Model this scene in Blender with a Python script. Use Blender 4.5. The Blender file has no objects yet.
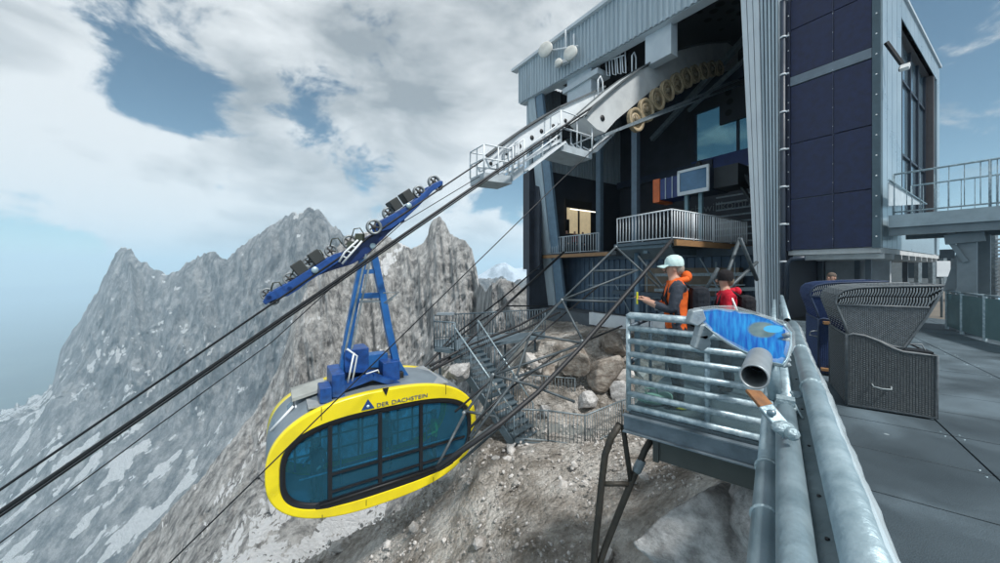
import bpy, bmesh, math, random
import numpy as np
from mathutils import Vector, Matrix
random.seed(7)
R = math.radians
scene = bpy.context.scene
# ------------------------------------------------------------------ camera
cam_d = bpy.data.cameras.new('camera'); cam = bpy.data.objects.new('camera', cam_d)
scene.collection.objects.link(cam); scene.camera = cam
cam.location = (0, 0, 0); cam.rotation_euler = (R(90), 0, 0)
cam_d.sensor_width = 36; cam_d.lens = 12.6; cam_d.shift_y = -0.0115
cam_d.clip_start = 0.05; cam_d.clip_end = 60000
# ------------------------------------------------------------------ view
scene.view_settings.view_transform = 'Standard'; scene.view_settings.look = 'None'
scene.view_settings.exposure = 0.62; scene.view_settings.gamma = 1
# ------------------------------------------------------------------ sun
SUNV = Vector((0.34, -0.46, 0.82)).normalized()
sd = bpy.data.lights.new('sun', 'SUN'); so = bpy.data.objects.new('sun', sd); scene.collection.objects.link(so)
sd.energy = 2.8; sd.angle = R(6); sd.color = (1, .98, .94)
scene.cycles.volume_bounces = 3
so.rotation_euler = SUNV.to_track_quat('Z', 'Y').to_euler()
# ------------------------------------------------------------------ world: real sky with broken cloud
world = bpy.data.worlds.new('World'); scene.world = world; world.use_nodes = True
nt = world.node_tree; N = nt.nodes; L = nt.links; N.clear()
def wn(t, **k):
    n = N.new(t)
    for a, b in k.items(): setattr(n, a, b)
    return n
wo = wn('ShaderNodeOutputWorld'); sky = wn('ShaderNodeTexSky', sky_type='NISHITA')
sky.sun_disc = False; sky.sun_elevation = math.asin(SUNV.z); sky.sun_rotation = math.atan2(SUNV.x, SUNV.y)
sky.altitude = 2700; sky.air_density = 1.0; sky.dust_density = .8; sky.ozone_density = 1.2
tint = wn('ShaderNodeMixRGB', blend_type='MULTIPLY'); tint.inputs[0].default_value = 1; tint.inputs[2].default_value = (.80, 1.02, .92, 1); L.new(sky.outputs[0], tint.inputs[1])
bg1 = wn('ShaderNodeBackground'); bg1.inputs[1].default_value = 0.07; L.new(tint.outputs[0], bg1.inputs[0])
tc = wn('ShaderNodeTexCoord')
def wmath(op, a, b=None, clamp=False):
    n = wn('ShaderNodeMath', operation=op, use_clamp=clamp)
    for i, v in enumerate((a, b)):
        if v is None: continue
        if isinstance(v, (int, float)): n.inputs[i].default_value = v
        else: L.new(v, n.inputs[i])
    return n.outputs[0]
def wnoise(scale, det, rough, stretch=(1, 1, 1), off=(0, 0, 0), dist=0):
    m = wn('ShaderNodeMapping'); m.inputs['Scale'].default_value = stretch; m.inputs['Location'].default_value = off
    L.new(tc.outputs['Generated'], m.inputs[0])
    n = wn('ShaderNodeTexNoise'); n.inputs['Scale'].default_value = scale; n.inputs['Detail'].default_value = det
    n.inputs['Roughness'].default_value = rough; n.inputs['Distortion'].default_value = dist
    L.new(m.outputs[0], n.inputs['Vector']); return n.outputs['Fac']
def blob(px, py, rad, soft, w):
    v = Vector(((px-500)/350, 1, (270-py)/350)).normalized()
    d = wn('ShaderNodeVectorMath', operation='DISTANCE'); d.inputs[1].default_value = v
    L.new(tc.outputs['Generated'], d.inputs[0])
    mr = wn('ShaderNodeMapRange', interpolation_type='SMOOTHSTEP'); mr.inputs[1].default_value = rad+soft; mr.inputs[2].default_value = rad
    mr.inputs[3].default_value = 0; mr.inputs[4].default_value = w
    L.new(d.outputs['Value'], mr.inputs[0]); return mr.outputs[0]
cov = wnoise(5.2, 10, .62, (1, 1, 1.7), (3.1, 0, 1.7), .35)
cov = wmath('ADD', wmath('MULTIPLY', wmath('SUBTRACT', cov, .5), 2.3), .36)
for b in [(150, 22, .01, .20, -.40), (120, 75, .01, .12, -.22), (170, 100, .01, .12, -.36), (225, 120, .01, .13, -.38), (320, 112, .01, .16, -.44), (375, 165, .01, .12, -.32), (450, 190, .01, .14, -.42), (515, 190, .03, .12, -.55), (520, 225, .02, .08, -.2),
          (0, 300, .12, .10, -.75), (50, 250, .02, .08, -.30), (190, 245, .04, .10, .45), (1010, 110, .30, .30, -.66), (940, 20, .05, .2, -.2), (1000, 20, .02, .15, .30), (975, 165, .01, .12, .25), (560, 250, .02, .1, .3), (30, 170, .05, .2, .2), (40, 20, .05, .15, .15)]:
    cov = wmath('ADD', cov, blob(*b))
mask = wn('ShaderNodeMapRange', interpolation_type='SMOOTHSTEP'); mask.inputs[1].default_value = -.20; mask.inputs[2].default_value = .12
L.new(cov, mask.inputs[0])
mk = wmath('MULTIPLY', mask.outputs[0], .97)
sh = wnoise(3.3, 7, .55, (1, 1, 2.2), (0.4, 2.2, 5.0), .3)
cr = wn('ShaderNodeValToRGB'); cr.color_ramp.elements[0].position = .34; cr.color_ramp.elements[0].color = (.33, .375, .41, 1)
cr.color_ramp.elements[1].position = .62; cr.color_ramp.elements[1].color = (.86, .90, .92, 1)
shb = wmath('ADD', sh, blob(60, 150, .1, .3, .14)); shb = wmath('ADD', shb, blob(500, 210, .1, .3, .16)); shb = wmath('ADD', shb, blob(440, 40, .2, .3, -.06))
L.new(shb, cr.inputs[0])
bg2 = wn('ShaderNodeBackground'); bg2.inputs[1].default_value = .66; L.new(cr.outputs[0], bg2.inputs[0])
mx = wn('ShaderNodeMixShader'); L.new(mk, mx.inputs[0]); L.new(bg1.outputs[0], mx.inputs[1]); L.new(bg2.outputs[0], mx.inputs[2])
L.new(mx.outputs[0], wo.inputs[0])

# ------------------------------------------------------------------ helpers
D1 = Vector((-.541, .841, 0)).normalized(); D2 = Vector((.841, .541, 0)).normalized(); UP = Vector((0, 0, 1))
H = 270.0; F = 350.0
def P(px, py, Y): return Vector(((px-500)/F*Y, Y, (H-py)/F*Y))
def AB(a, b, z): return D1*a + D2*b + Vector((0, 0, z))
def bat(px, a): r = (px-500)/F; return a*(D1.y*r-D1.x)/(D2.x-D2.y*r)
def aat(px, b): r = (px-500)/F; return b*(D2.x-D2.y*r)/(D1.y*r-D1.x)
def PA(px, py, a):
    q = AB(a, bat(px, a), 0); q.z = (H-py)/F*q.y; return q
def PB(px, py, b):
    q = AB(aat(px, b), b, 0); q.z = (H-py)/F*q.y; return q

MATS = {}
def mat(name, col, rough=.6, metal=0., col2=None, nscale=3., bump=0., bscale=30., kind='noise', stretch=(1, 1, 1), spec=.5, alpha=None, trans=0., contrast=(.35, .65), emit=None, det=6):
    if name in MATS: return MATS[name]
    m = bpy.data.materials.new(name); m.use_nodes = True; t = m.node_tree; n = t.nodes; l = t.links
    b = n['Principled BSDF']; b.inputs['Roughness'].default_value = rough; b.inputs['Metallic'].default_value = metal
    b.inputs['Specular IOR Level'].default_value = spec
    tcn = n.new('ShaderNodeTexCoord'); mp = n.new('ShaderNodeMapping'); mp.inputs['Scale'].default_value = stretch
    l.new(tcn.outputs['Object'], mp.inputs[0])
    if col2 is None: col2 = tuple(c*.78 for c in col)
    tx = n.new('ShaderNodeTexNoise'); tx.inputs['Scale'].default_value = nscale; tx.inputs['Detail'].default_value = det; tx.inputs['Roughness'].default_value = .6
    l.new(mp.outputs[0], tx.inputs['Vector'])
    rp = n.new('ShaderNodeValToRGB'); rp.color_ramp.elements[0].position = contrast[0]; rp.color_ramp.elements[1].position = contrast[1]
    rp.color_ramp.elements[0].color = (*col2, 1); rp.color_ramp.elements[1].color = (*col, 1)
    l.new(tx.outputs['Fac'], rp.inputs[0]); l.new(rp.outputs[0], b.inputs['Base Color'])
    # roughness variation
    mr = n.new('ShaderNodeMapRange'); mr.inputs[3].default_value = max(.03, rough-.12); mr.inputs[4].default_value = min(1, rough+.12)
    l.new(tx.outputs['Fac'], mr.inputs[0]); l.new(mr.outputs[0], b.inputs['Roughness'])
    if bump:
        tb = n.new('ShaderNodeTexNoise'); tb.inputs['Scale'].default_value = bscale; tb.inputs['Detail'].default_value = 5
        l.new(mp.outputs[0], tb.inputs['Vector']); bp = n.new('ShaderNodeBump'); bp.inputs['Strength'].default_value = bump; bp.inputs['Distance'].default_value = .02
        l.new(tb.outputs['Fac'], bp.inputs['Height']); l.new(bp.outputs[0], b.inputs['Normal'])
    if emit: b.inputs['Emission Color'].default_value = (*emit[:3], 1); b.inputs['Emission Strength'].default_value = emit[3]
    if trans:
        tr = n.new('ShaderNodeBsdfTransparent'); tr.inputs[0].default_value = (*col, 1)
        ms = n.new('ShaderNodeMixShader'); ms.inputs[0].default_value = trans
        l.new(b.outputs[0], ms.inputs[1]); l.new(tr.outputs[0], ms.inputs[2]); l.new(ms.outputs[0], n['Material Output'].inputs[0])
    MATS[name] = m; return m
GALV = mat('galvanised steel', (.40, .50, .54), .38, .75, (.27, .36, .41), 9, .08, 60, contrast=(.4, .62))
GALVN = mat('galvanised tube', (.46, .56, .60), .40, .35, (.27, .36, .41), 16, .15, 40, contrast=(.42, .6))
GALVD = mat('weathered steel tube', (.26, .31, .34), .5, .3, (.16, .20, .22), 8)
GREY = mat('light grey paint', (.56, .62, .66), .5, 0, (.48, .54, .59), 2)
WHITE = mat('white paint', (.72, .76, .78), .5, 0, (.62, .66, .70), 2)
CORR = mat('corrugated cladding', (.47, .55, .60), .5, .1, (.33, .40, .45), 2.2, stretch=(2, 2, .12), contrast=(.3, .6))
CORRD = mat('blue grey cladding', (.085, .13, .19), .5, .2, (.06, .10, .15), 1.5)
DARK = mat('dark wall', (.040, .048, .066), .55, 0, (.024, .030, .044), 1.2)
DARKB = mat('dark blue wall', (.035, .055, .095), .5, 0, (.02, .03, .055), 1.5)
BLACK = mat('black rubber', (.012, .013, .016), .5)
ROPE = mat('steel rope', (.035, .038, .042), .45, .6, (.02, .022, .025), 40)
BLUE = mat('blue paint', (.010, .075, .30), .42, 0, (.006, .035, .15), 5)
YEL = mat('yellow paint', (.84, .68, .012), .24, 0, (.70, .56, .02), 1.1, spec=.6, contrast=(.25, .55))
NAVY = mat('navy panel', (.014, .024, .085), .45, .0, (.008, .014, .05), 6, .2, 90)
WOOD = mat('wood beam', (.36, .20, .09), .6, 0, (.24, .13, .06), 4, stretch=(1, 1, 8))
TIMB = mat('orange paint', (.75, .16, .04), .5)
SKIN = mat('skin', (.52, .30, .22), .5)
CONC = mat('concrete', (.33, .35, .36), .85, 0, (.24, .26, .27), 3, .3, 25)
RUST = mat('rusty steel', (.36, .17, .07), .8, .2, (.20, .10, .05), 18, .4, 60)
TINT = mat('tinted glass', (.10, .38, .56), .04, 0, (.09, .36, .53), 1, trans=.84, spec=.7)
GLASS = mat('window glass', (.30, .42, .50), .06, .6, (.25, .36, .45), .6, spec=.8)
CLEAR = mat('clear glass', (.70, .86, .88), .05, 0, (.66, .82, .84), 1, trans=.72, spec=.5)

ORG = {}
def tag(o, label=None, cat=None, group=None, kind=None):
    if label: o['label'] = label
    if cat: o['category'] = cat
    if group: o['group'] = group
    if kind: o['kind'] = kind
    return o
def root(name, loc, label, cat, group=None):
    o = bpy.data.objects.new(name, None); scene.collection.objects.link(o); o.location = loc; ORG[o] = Vector(loc)
    o.empty_display_size = .2
    return tag(o, label, cat, group)
class M:
    def __init__(s): s.v = []; s.f = []; s.sm = []
    def add(s, vs, fs, smooth=False):
        k = len(s.v); s.v += [tuple(p) for p in vs]; s.f += [tuple(i+k for i in f) for f in fs]; s.sm += [smooth]*len(fs); return s
    def box(s, c, h, ax=(Vector((1, 0, 0)), Vector((0, 1, 0)), UP)):
        c = Vector(c); vs = []
        for i in (-1, 1):
            for j in (-1, 1):
                for k in (-1, 1): vs.append(c+ax[0]*h[0]*i+ax[1]*h[1]*j+ax[2]*h[2]*k)
        return s.add(vs, [(0, 1, 3, 2), (4, 6, 7, 5), (0, 4, 5, 1), (2, 3, 7, 6), (0, 2, 6, 4), (1, 5, 7, 3)])
    def abox(s, a0, a1, b0, b1, z0, z1):
        return s.box(AB((a0+a1)/2, (b0+b1)/2, (z0+z1)/2), (abs(a1-a0)/2, abs(b1-b0)/2, abs(z1-z0)/2), (D1, D2, UP))
    def beam(s, p0, p1, w, h, up=UP):
        p0 = Vector(p0); p1 = Vector(p1); d = (p1-p0); l = d.length; d.normalize(); sd_ = d.cross(up).normalized(); u = sd_.cross(d)
        return s.box((p0+p1)/2, (l/2, w/2, h/2), (d, sd_, u))
    def tube(s, pts, r, n=10, caps=True, hollow=0):
        pts = [Vector(p) for p in pts]; k = len(pts); vs = []; fs = []
        rr = r if isinstance(r, (list, tuple)) else [r]*k
        ref = None
        for i, p in enumerate(pts):
            d = (pts[min(i+1, k-1)]-pts[max(i-1, 0)]).normalized()
            if ref is None: ref = d.orthogonal().normalized()
            ref = (ref-d*ref.dot(d)).normalized(); w = d.cross(ref)
            for j in range(n):
                t = 2*math.pi*j/n; vs.append(p+(ref*math.cos(t)+w*math.sin(t))*rr[i])
        for i in range(k-1):
            for j in range(n): fs.append((i*n+j, i*n+(j+1) % n, (i+1)*n+(j+1) % n, (i+1)*n+j))
        s.add(vs, fs, True)
        if caps: s.add(vs[:n], [tuple(range(n))[::-1]]); s.add(vs[-n:], [tuple(range(n))])
        return s
    def prism(s, pts, vec):
        pts = [Vector(p) for p in pts]; n = len(pts); vec = Vector(vec)
        vs = pts+[p+vec for p in pts]
        return s.add(vs, [tuple(range(n)), tuple(range(2*n-1, n-1, -1))]+[(i, i+n, (i+1) % n+n, (i+1) % n) for i in range(n)])
    def lathe(s, c, axis, prof, n=24, smooth=True):
        c = Vector(c); axis = Vector(axis).normalized(); u = axis.orthogonal().normalized(); w = axis.cross(u); vs = []; fs = []
        for (r, h) in prof:
            for j in range(n):
                t = 2*math.pi*j/n; vs.append(c+axis*h+(u*math.cos(t)+w*math.sin(t))*r)
        k = len(prof)
        for i in range(k-1):
            for j in range(n): fs.append((i*n+j, i*n+(j+1) % n, (i+1)*n+(j+1) % n, (i+1)*n+j))
        return s.add(vs, fs, smooth)
    def ball(s, c, r, n=12, sc=(1, 1, 1)):
        c = Vector(c); vs = []; fs = []; m_ = n//2+1
        for i in range(m_+1):
            th = math.pi*i/m_
            for j in range(n):
                ph = 2*math.pi*j/n; vs.append(c+Vector((math.sin(th)*math.cos(ph)*r*sc[0], math.sin(th)*math.sin(ph)*r*sc[1], math.cos(th)*r*sc[2])))
        for i in range(m_):
            for j in range(n): fs.append((i*n+j, (i+1)*n+j, (i+1)*n+(j+1) % n, i*n+(j+1) % n))
        return s.add(vs, fs, True)
    def build(s, name, m, parent=None, label=None, bevel=0, recalc=True):
        me = bpy.data.meshes.new(name); org = ORG.get(parent, Vector((0, 0, 0)))
        me.from_pydata([(Vector(p)-org) for p in s.v], [], s.f); me.polygons.foreach_set('use_smooth', s.sm)
        me.update()
        if recalc:
            bm = bmesh.new(); bm.from_mesh(me); bmesh.ops.remove_doubles(bm, verts=bm.verts, dist=1e-5); bmesh.ops.recalc_face_normals(bm, faces=bm.faces); bm.to_mesh(me); bm.free()
        o = bpy.data.objects.new(name, me); scene.collection.objects.link(o)
        if m: me.materials.append(m)
        if parent: o.parent = parent
        ORG[o] = org
        if bevel:
            bv = o.modifiers.new('bevel', 'BEVEL'); bv.width = bevel; bv.segments = 2; bv.limit_method = 'ANGLE'
        if label: o['label'] = label
        return o
def copy_tree(o, parent=None):
    c = o.copy(); scene.collection.objects.link(c)
    if parent: c.parent = parent
    for ch in list(o.children): copy_tree(ch, c)
    return c

# ------------------------------------------------------------------ numpy noise
def _hash(ix, iy, iz, seed):
    h = (ix.astype(np.int64)*374761393 + iy.astype(np.int64)*668265263 + iz.astype(np.int64)*2147483647 + seed*974634777) & 0xffffffff
    h = ((h ^ (h >> 13))*1274126177) & 0xffffffff
    return ((h ^ (h >> 16)) & 0xffff)/65535.0
def vnoise(p, seed=0):
    i = np.floor(p).astype(np.int64); f = p-i; f = f*f*f*(f*(f*6-15)+10); out = 0
    for dx in (0, 1):
        for dy in (0, 1):
            for dz in (0, 1):
                w = (f[:, 0] if dx else 1-f[:, 0])*(f[:, 1] if dy else 1-f[:, 1])*(f[:, 2] if dz else 1-f[:, 2])
                out = out+w*_hash(i[:, 0]+dx, i[:, 1]+dy, i[:, 2]+dz, seed)
    return out*2-1
def fbm(p, oct=6, seed=0, gain=.5, ridged=False):
    a = 1.; s = 0; t = 0; q = p.copy()
    for k in range(oct):
        v = vnoise(q+k*17.3, seed+k)
        if ridged: v = 1-2*np.abs(v)
        s = s+a*v; t += a; a *= gain; q = q*2.03
    return s/t
def smooth_interp(x, xs, ys): return np.interp(x, xs, ys)

def terrain(name, px0, px1, npx, nodes, rows, amp, freq, m, kind='structure', vstretch=.5, crest_noise=0, seed=0, smoothk=0, ridge_w=.6, tail=1, jag=0, rowamp=None, ribs=None):
    """nodes: {px: [(Y, py), ...]}; a real height field whose radial profiles are given at a few bearings"""
    pxs = sorted(nodes); k = len(nodes[pxs[0]])
    X = np.linspace(px0, px1, npx)
    YY = np.array([[nodes[p][j][0] for p in pxs] for j in range(k)]); PY = np.array([[nodes[p][j][1] for p in pxs] for j in range(k)])
    Yc = np.array([np.interp(X, pxs, YY[j]) for j in range(k)]); Pc = np.array([np.interp(X, pxs, PY[j]) for j in range(k)])
    Zc = (H-Pc)/F*Yc
    s = np.linspace(0, k-1, rows); i0 = np.minimum(s.astype(int), k-2); ft = (s-i0)[:, None]
    if smoothk: ft = ft
    lY = np.exp(np.log(Yc[i0])*(1-ft)+np.log(Yc[i0+1])*ft)
    w = (lY-Yc[i0])/(Yc[i0+1]-Yc[i0]+1e-9)
    Z = Zc[i0]*(1-w)+Zc[i0+1]*w
    Xw = (X[None, :]-500)/F*lY
    p = np.stack([Xw.ravel(), lY.ravel(), Z.ravel()], 1)
    sc = p[:, 1]/p[:, 1].mean()
    q = p.copy(); q[:, 2] *= vstretch
    n1 = fbm(q*freq, 8, seed, .55, True); n2 = fbm(q*freq*1.7+31, 7, seed+50, .55)
    n3 = fbm(q*freq*5+7, 5, seed+90, .6, True); d = (ridge_w*n1+(1-ridge_w)*n2)+.20*n3
    view = p/np.linalg.norm(p, axis=1)[:, None]
    A = amp(p) if callable(amp) else amp
    cm = np.repeat(np.clip(np.abs(s-(k-1-tail))/1.0, .22, 1.0), npx); A = A*cm
    if rowamp: A = A*np.repeat(np.interp(s, rowamp[0], rowamp[1]), npx)
    if ribs:
        fq, am = ribs; gx = np.repeat(X[None, :], rows, 0); gz = np.repeat(s[:, None], npx, 1)
        rq = np.stack([(gx*fq+gz*.55).ravel(), (gz*.7).ravel(), gx.ravel()*0], 1); rb = fbm(rq, 5, seed+77, .55, True)
        wr_ = np.repeat(np.interp(s, [0, k-2-tail-1, k-2-tail-.4, k-1-tail-.15, k-1-tail], [.04, .12, 1, .8, .15]), npx); sh_ = rb*am*wr_; p[:, 0] -= view[:, 0]*sh_; p[:, 1] -= view[:, 1]*sh_
    if jag:
        jx = np.stack([X*.09, X*0, X*0], 1); jz = fbm(jx, 5, seed+5, .6, True)*jag; ww = np.clip(1-np.abs(s-(k-1-tail))/.4, 0, 1); p[:, 2] += (ww[:, None]*jz[None, :]).ravel()
    # displace mostly towards the viewer side (cliff relief) and a little upwards
    p[:, 0] -= view[:, 0]*d*A; p[:, 1] -= view[:, 1]*d*A; p[:, 2] += n2*A*.35
    me = bpy.data.meshes.new(name)
    idx = np.arange(rows*npx).reshape(rows, npx)
    fs = np.stack([idx[:-1, :-1], idx[:-1, 1:], idx[1:, 1:], idx[1:, :-1]], -1).reshape(-1, 4)
    me.from_pydata(p.tolist(), [], fs.tolist()); me.polygons.foreach_set('use_smooth', [True]*len(fs)); me.update()
    o = bpy.data.objects.new(name, me); scene.collection.objects.link(o); me.materials.append(m); o['kind'] = kind
    return o

def rockmat(name, c1, c2, c3, scale, strata=(1, 1, 3), bump=.6, bdist=1., snow=None, snowcol=(.90, .92, .94), streak=None, crack=0, stones=0):
    m = bpy.data.materials.new(name); m.use_nodes = True; t = m.node_tree; n = t.nodes; l = t.links; b = n['Principled BSDF']
    b.inputs['Roughness'].default_value = .92; b.inputs['Specular IOR Level'].default_value = .15
    g = n.new('ShaderNodeNewGeometry'); mp = n.new('ShaderNodeMapping'); mp.inputs['Scale'].default_value = strata; l.new(g.outputs['Position'], mp.inputs[0])
    def noise(sc, det=8, ro=.65, dist=0, vec=None):
        x = n.new('ShaderNodeTexNoise'); x.inputs['Scale'].default_value = sc; x.inputs['Detail'].default_value = det; x.inputs['Roughness'].default_value = ro; x.inputs['Distortion'].default_value = dist
        l.new(vec or mp.outputs[0], x.inputs['Vector']); return x.outputs['Fac']
    a = noise(scale, 10, .7); rp = n.new('ShaderNodeValToRGB'); e = rp.color_ramp.elements
    e[0].position = .38; e[0].color = (*c1, 1); e[1].position = .60; e[1].color = (*c3, 1); x = e.new(.5); x.color = (*c2, 1)
    l.new(a, rp.inputs[0]); colr = rp.outputs[0]
    if crack:
        vo = n.new('ShaderNodeTexVoronoi'); vo.feature = 'DISTANCE_TO_EDGE'; vo.inputs['Scale'].default_value = crack
        wv = n.new('ShaderNodeMixRGB'); wv.inputs[0].default_value = .35/crack; 
        nn = n.new('ShaderNodeTexNoise'); nn.inputs['Scale'].default_value = crack*1.5; nn.inputs['Detail'].default_value = 6; l.new(mp.outputs[0], nn.inputs['Vector'])
        va = n.new('ShaderNodeVectorMath'); va.operation = 'MULTIPLY_ADD'; va.inputs[1].default_value = (1.2/crack,)*3; l.new(nn.outputs['Color'], va.inputs[0]); l.new(mp.outputs[0], va.inputs[2])
        l.new(va.outputs[0], vo.inputs['Vector'])
        cm = n.new('ShaderNodeMapRange'); cm.inputs[1].default_value = 0; cm.inputs[2].default_value = .05; cm.inputs[3].default_value = .45; cm.inputs[4].default_value = 1
        l.new(vo.outputs['Distance'], cm.inputs[0])
    if snow:
        # snow lies on the gentler, upward-facing ground and in long run-outs
        sx = n.new('ShaderNodeSeparateXYZ'); l.new(g.outputs['Normal'], sx.inputs[0])
        mp2 = n.new('ShaderNodeMapping'); mp2.vector_type = 'TEXTURE'; mp2.inputs['Rotation'].default_value = snow['rot']; mp2.inputs['Scale'].default_value = snow['stretch']; l.new(g.outputs['Position'], mp2.inputs[0])
        sn = noise(snow['scale'], 6, .52, .12, mp2.outputs[0])
        ad = n.new('ShaderNodeMath'); ad.operation = 'MULTIPLY_ADD'; l.new(sx.outputs['Z'], ad.inputs[0]); ad.inputs[1].default_value = snow['slope']; l.new(sn, ad.inputs[2])
        if 'zc' in snow:
            sp = n.new('ShaderNodeSeparateXYZ'); l.new(g.outputs['Position'], sp.inputs[0])
            zr = n.new('ShaderNodeMapRange'); zr.inputs[1].default_value = snow['zc'][0]; zr.inputs[2].default_value = snow['zc'][1]; zr.inputs[3].default_value = snow['zc'][2]; zr.inputs[4].default_value = snow['zc'][3]
            l.new(sp.outputs['Z'], zr.inputs[0]); a2 = n.new('ShaderNodeMath'); a2.operation = 'ADD'; l.new(ad.outputs[0], a2.inputs[0]); l.new(zr.outputs[0], a2.inputs[1]); ad = a2
        mr = n.new('ShaderNodeMapRange'); mr.inputs[1].default_value = snow['lo']; mr.inputs[2].default_value = snow['hi']; l.new(ad.outputs[0], mr.inputs[0])
        mxn = n.new('ShaderNodeMixRGB'); l.new(mr.outputs[0], mxn.inputs[0]); l.new(colr, mxn.inputs[1]); mxn.inputs[2].default_value = (*snowcol, 1); colr = mxn.outputs[0]
    l.new(colr, b.inputs['Base Color'])
    hb = noise(scale*2.7, 12, .72, .3)
    h = hb
    if stones:
        for sc_v, wgt in ((stones, .45), (stones*2.7, .22)):
            vv = n.new('ShaderNodeTexVoronoi'); vv.inputs['Scale'].default_value = sc_v; l.new(mp.outputs[0], vv.inputs['Vector'])
            iv = n.new('ShaderNodeMath'); iv.operation = 'MULTIPLY_ADD'; l.new(vv.outputs['Distance'], iv.inputs[0]); iv.inputs[1].default_value = -wgt; l.new(h, iv.inputs[2]); h = iv.outputs[0]
        hs = n.new('ShaderNodeHueSaturation'); sv = n.new('ShaderNodeSeparateColor'); l.new(vv.outputs['Color'], sv.inputs[0]); vr = n.new('ShaderNodeMapRange'); vr.inputs[3].default_value = .84; vr.inputs[4].default_value = 1.14; l.new(sv.outputs[0], vr.inputs[0])
        l.new(vr.outputs[0], hs.inputs['Value']); l.new(colr, hs.inputs['Color']); l.new(hs.outputs[0], b.inputs['Base Color'])
    if crack:
        mu = n.new('ShaderNodeMath'); mu.operation = 'MULTIPLY_ADD'; l.new(cm.outputs[0], mu.inputs[0]); mu.inputs[1].default_value = .6; l.new(hb, mu.inputs[2]); h = mu.outputs[0]
    bp = n.new('ShaderNodeBump'); bp.inputs['Strength'].default_value = bump; bp.inputs['Distance'].default_value = bdist
    l.new(h, bp.inputs['Height']); l.new(bp.outputs[0], b.inputs['Normal'])
    return m
# ------------------------------------------------------------------ SETTING: valley, mountains, slopes
M_val = rockmat('valley floor', (.02, .035, .03), (.03, .05, .04), (.06, .08, .06), .002, (1, 1, 1), .1, 10)
m = M(); Rr = 26000
m.add([(-Rr, -2000, -900), (Rr, -2000, -900), (Rr, Rr, -900), (-Rr, Rr, -900)], [(0, 1, 2, 3)])
o = m.build('valley_ground', M_val); o['kind'] = 'structure'

massif_mat = rockmat('massif rock', (.13, .14, .155), (.30, .31, .325), (.52, .525, .53), .034, (1, 1, .5), 1.0, 34,
                     dict(rot=(0, 0, R(-51)), stretch=(.6, 2.6, 1.0), scale=.013, slope=.26, lo=.752, hi=.765, zc=(-480, -60, .055, -.05)))
crest = [(-120, 470), (-40, 440), (0, 412), (40, 396), (52, 385), (60, 352), (80, 322), (98, 292), (106, 274), (111, 261), (117, 252), (123, 250), (131, 251), (137, 262), (150, 268), (165, 274), (182, 270), (195, 262), (208, 255), (216, 255), (226, 262), (245, 247), (262, 234), (276, 222), (290, 214), (305, 210), (318, 214), (330, 226), (345, 240), (370, 250), (420, 262), (480, 280), (560, 285), (660, 290)]
nodes = {}
for (px, cy) in crest:
    Yc = np.interp(px, [-120, 60, 300, 660], [1500, 1350, 1000, 1100])
    base = np.interp(px, [-120, 50, 100, 160, 200, 250, 300, 660], [470, 398, 408, 428, 432, 408, 395, 390])
    base = max(base, cy+14)
    nodes[px] = [(.48*Yc, 680), (.56*Yc, 585), (.67*Yc, .5*(585+base)), (.80*Yc, base), (.90*Yc, .55*cy+.45*base), (Yc, cy), (1.25*Yc, cy+70), (1.6*Yc, cy+160)]
def massif_amp(p):
    return 62
terrain('mountain_massif', -110, 640, 620, nodes, 420, massif_amp, .011, massif_mat, vstretch=.42, seed=3, tail=2, jag=22, rowamp=([0, 2.8, 3.3, 8], [.05, .10, 1, 1]), ribs=(.045, 75))

snowm = rockmat('far haze-tinted snow', (.20, .24, .29), (.32, .37, .43), (.46, .52, .58), .006, (1, 1, 1), .6, 30, dict(rot=(0, 0, 0), stretch=(1, 1, .6), scale=.006, slope=.3, lo=.68, hi=.78), snowcol=(.55, .62, .70))  # blue haze mixed into the dimmed snow colour
nodes = {px: [(1500, 420), (1900, 330), (2300, cy), (3000, cy+60)] for px, cy in [(380, 330), (440, 300), (470, 280), (485, 271), (497, 264), (505, 262), (515, 268), (530, 266), (545, 275), (600, 285), (700, 300)]}
terrain('snow_mountain', 380, 700, 240, nodes, 120, 60, .003, snowm, seed=11)

crag_mat = rockmat('crag limestone', (.20, .205, .21), (.46, .46, .455), (.68, .68, .67), .42, (1, 1, .45), 1.0, 2.6,
                   dict(rot=(0, 0, R(-10)), stretch=(.8, 2.0, 1.2), scale=.06, slope=.34, lo=.835, hi=.85, zc=(-55, -10, .03, -.04)))
crest = [(60, 640), (95, 596), (130, 556), (165, 516), (200, 478), (228, 446), (249, 421), (266, 396), (284, 352), (296, 312), (308, 284), (322, 262), (338, 246), (350, 238), (366, 232), (385, 236), (400, 243), (412, 248), (424, 243), (428, 234), (430, 225), (434, 219), (441, 219), (446, 224), (450, 233), (458, 236), (466, 242), (472, 252), (476, 268), (479, 284), (486, 292), (492, 283), (508, 280), (520, 286), (535, 296), (550, 302), (570, 312), (600, 325), (660, 330)]
nodes = {}
for px, cy in crest:
    Yc = np.interp(px, [60, 215, 300, 370, 440, 475, 490, 560, 660], [95, 95, 108, 130, 120, 105, 62, 48, 40])
    lowy = np.interp(px, [60, 250, 400, 470, 520, 660], [720, 540, 470, 390, 380, 400])
    lowy = max(lowy, cy+25)
    nodes[px] = [(.30*Yc, 820), (.48*Yc, lowy+110), (.66*Yc, lowy), (.84*Yc, .5*cy+.5*lowy), (Yc, cy), (1.12*Yc, cy+25), (1.5*Yc, cy+200)]
def crag_amp(p): return 6.5*np.clip(p[:, 1]/90, .35, 1.2)
terrain('rock_crag', 60, 650, 700, nodes, 460, crag_amp, .075, crag_mat, vstretch=.6, seed=21, tail=2, jag=1.3, ribs=(.06, 6.5))

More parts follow.
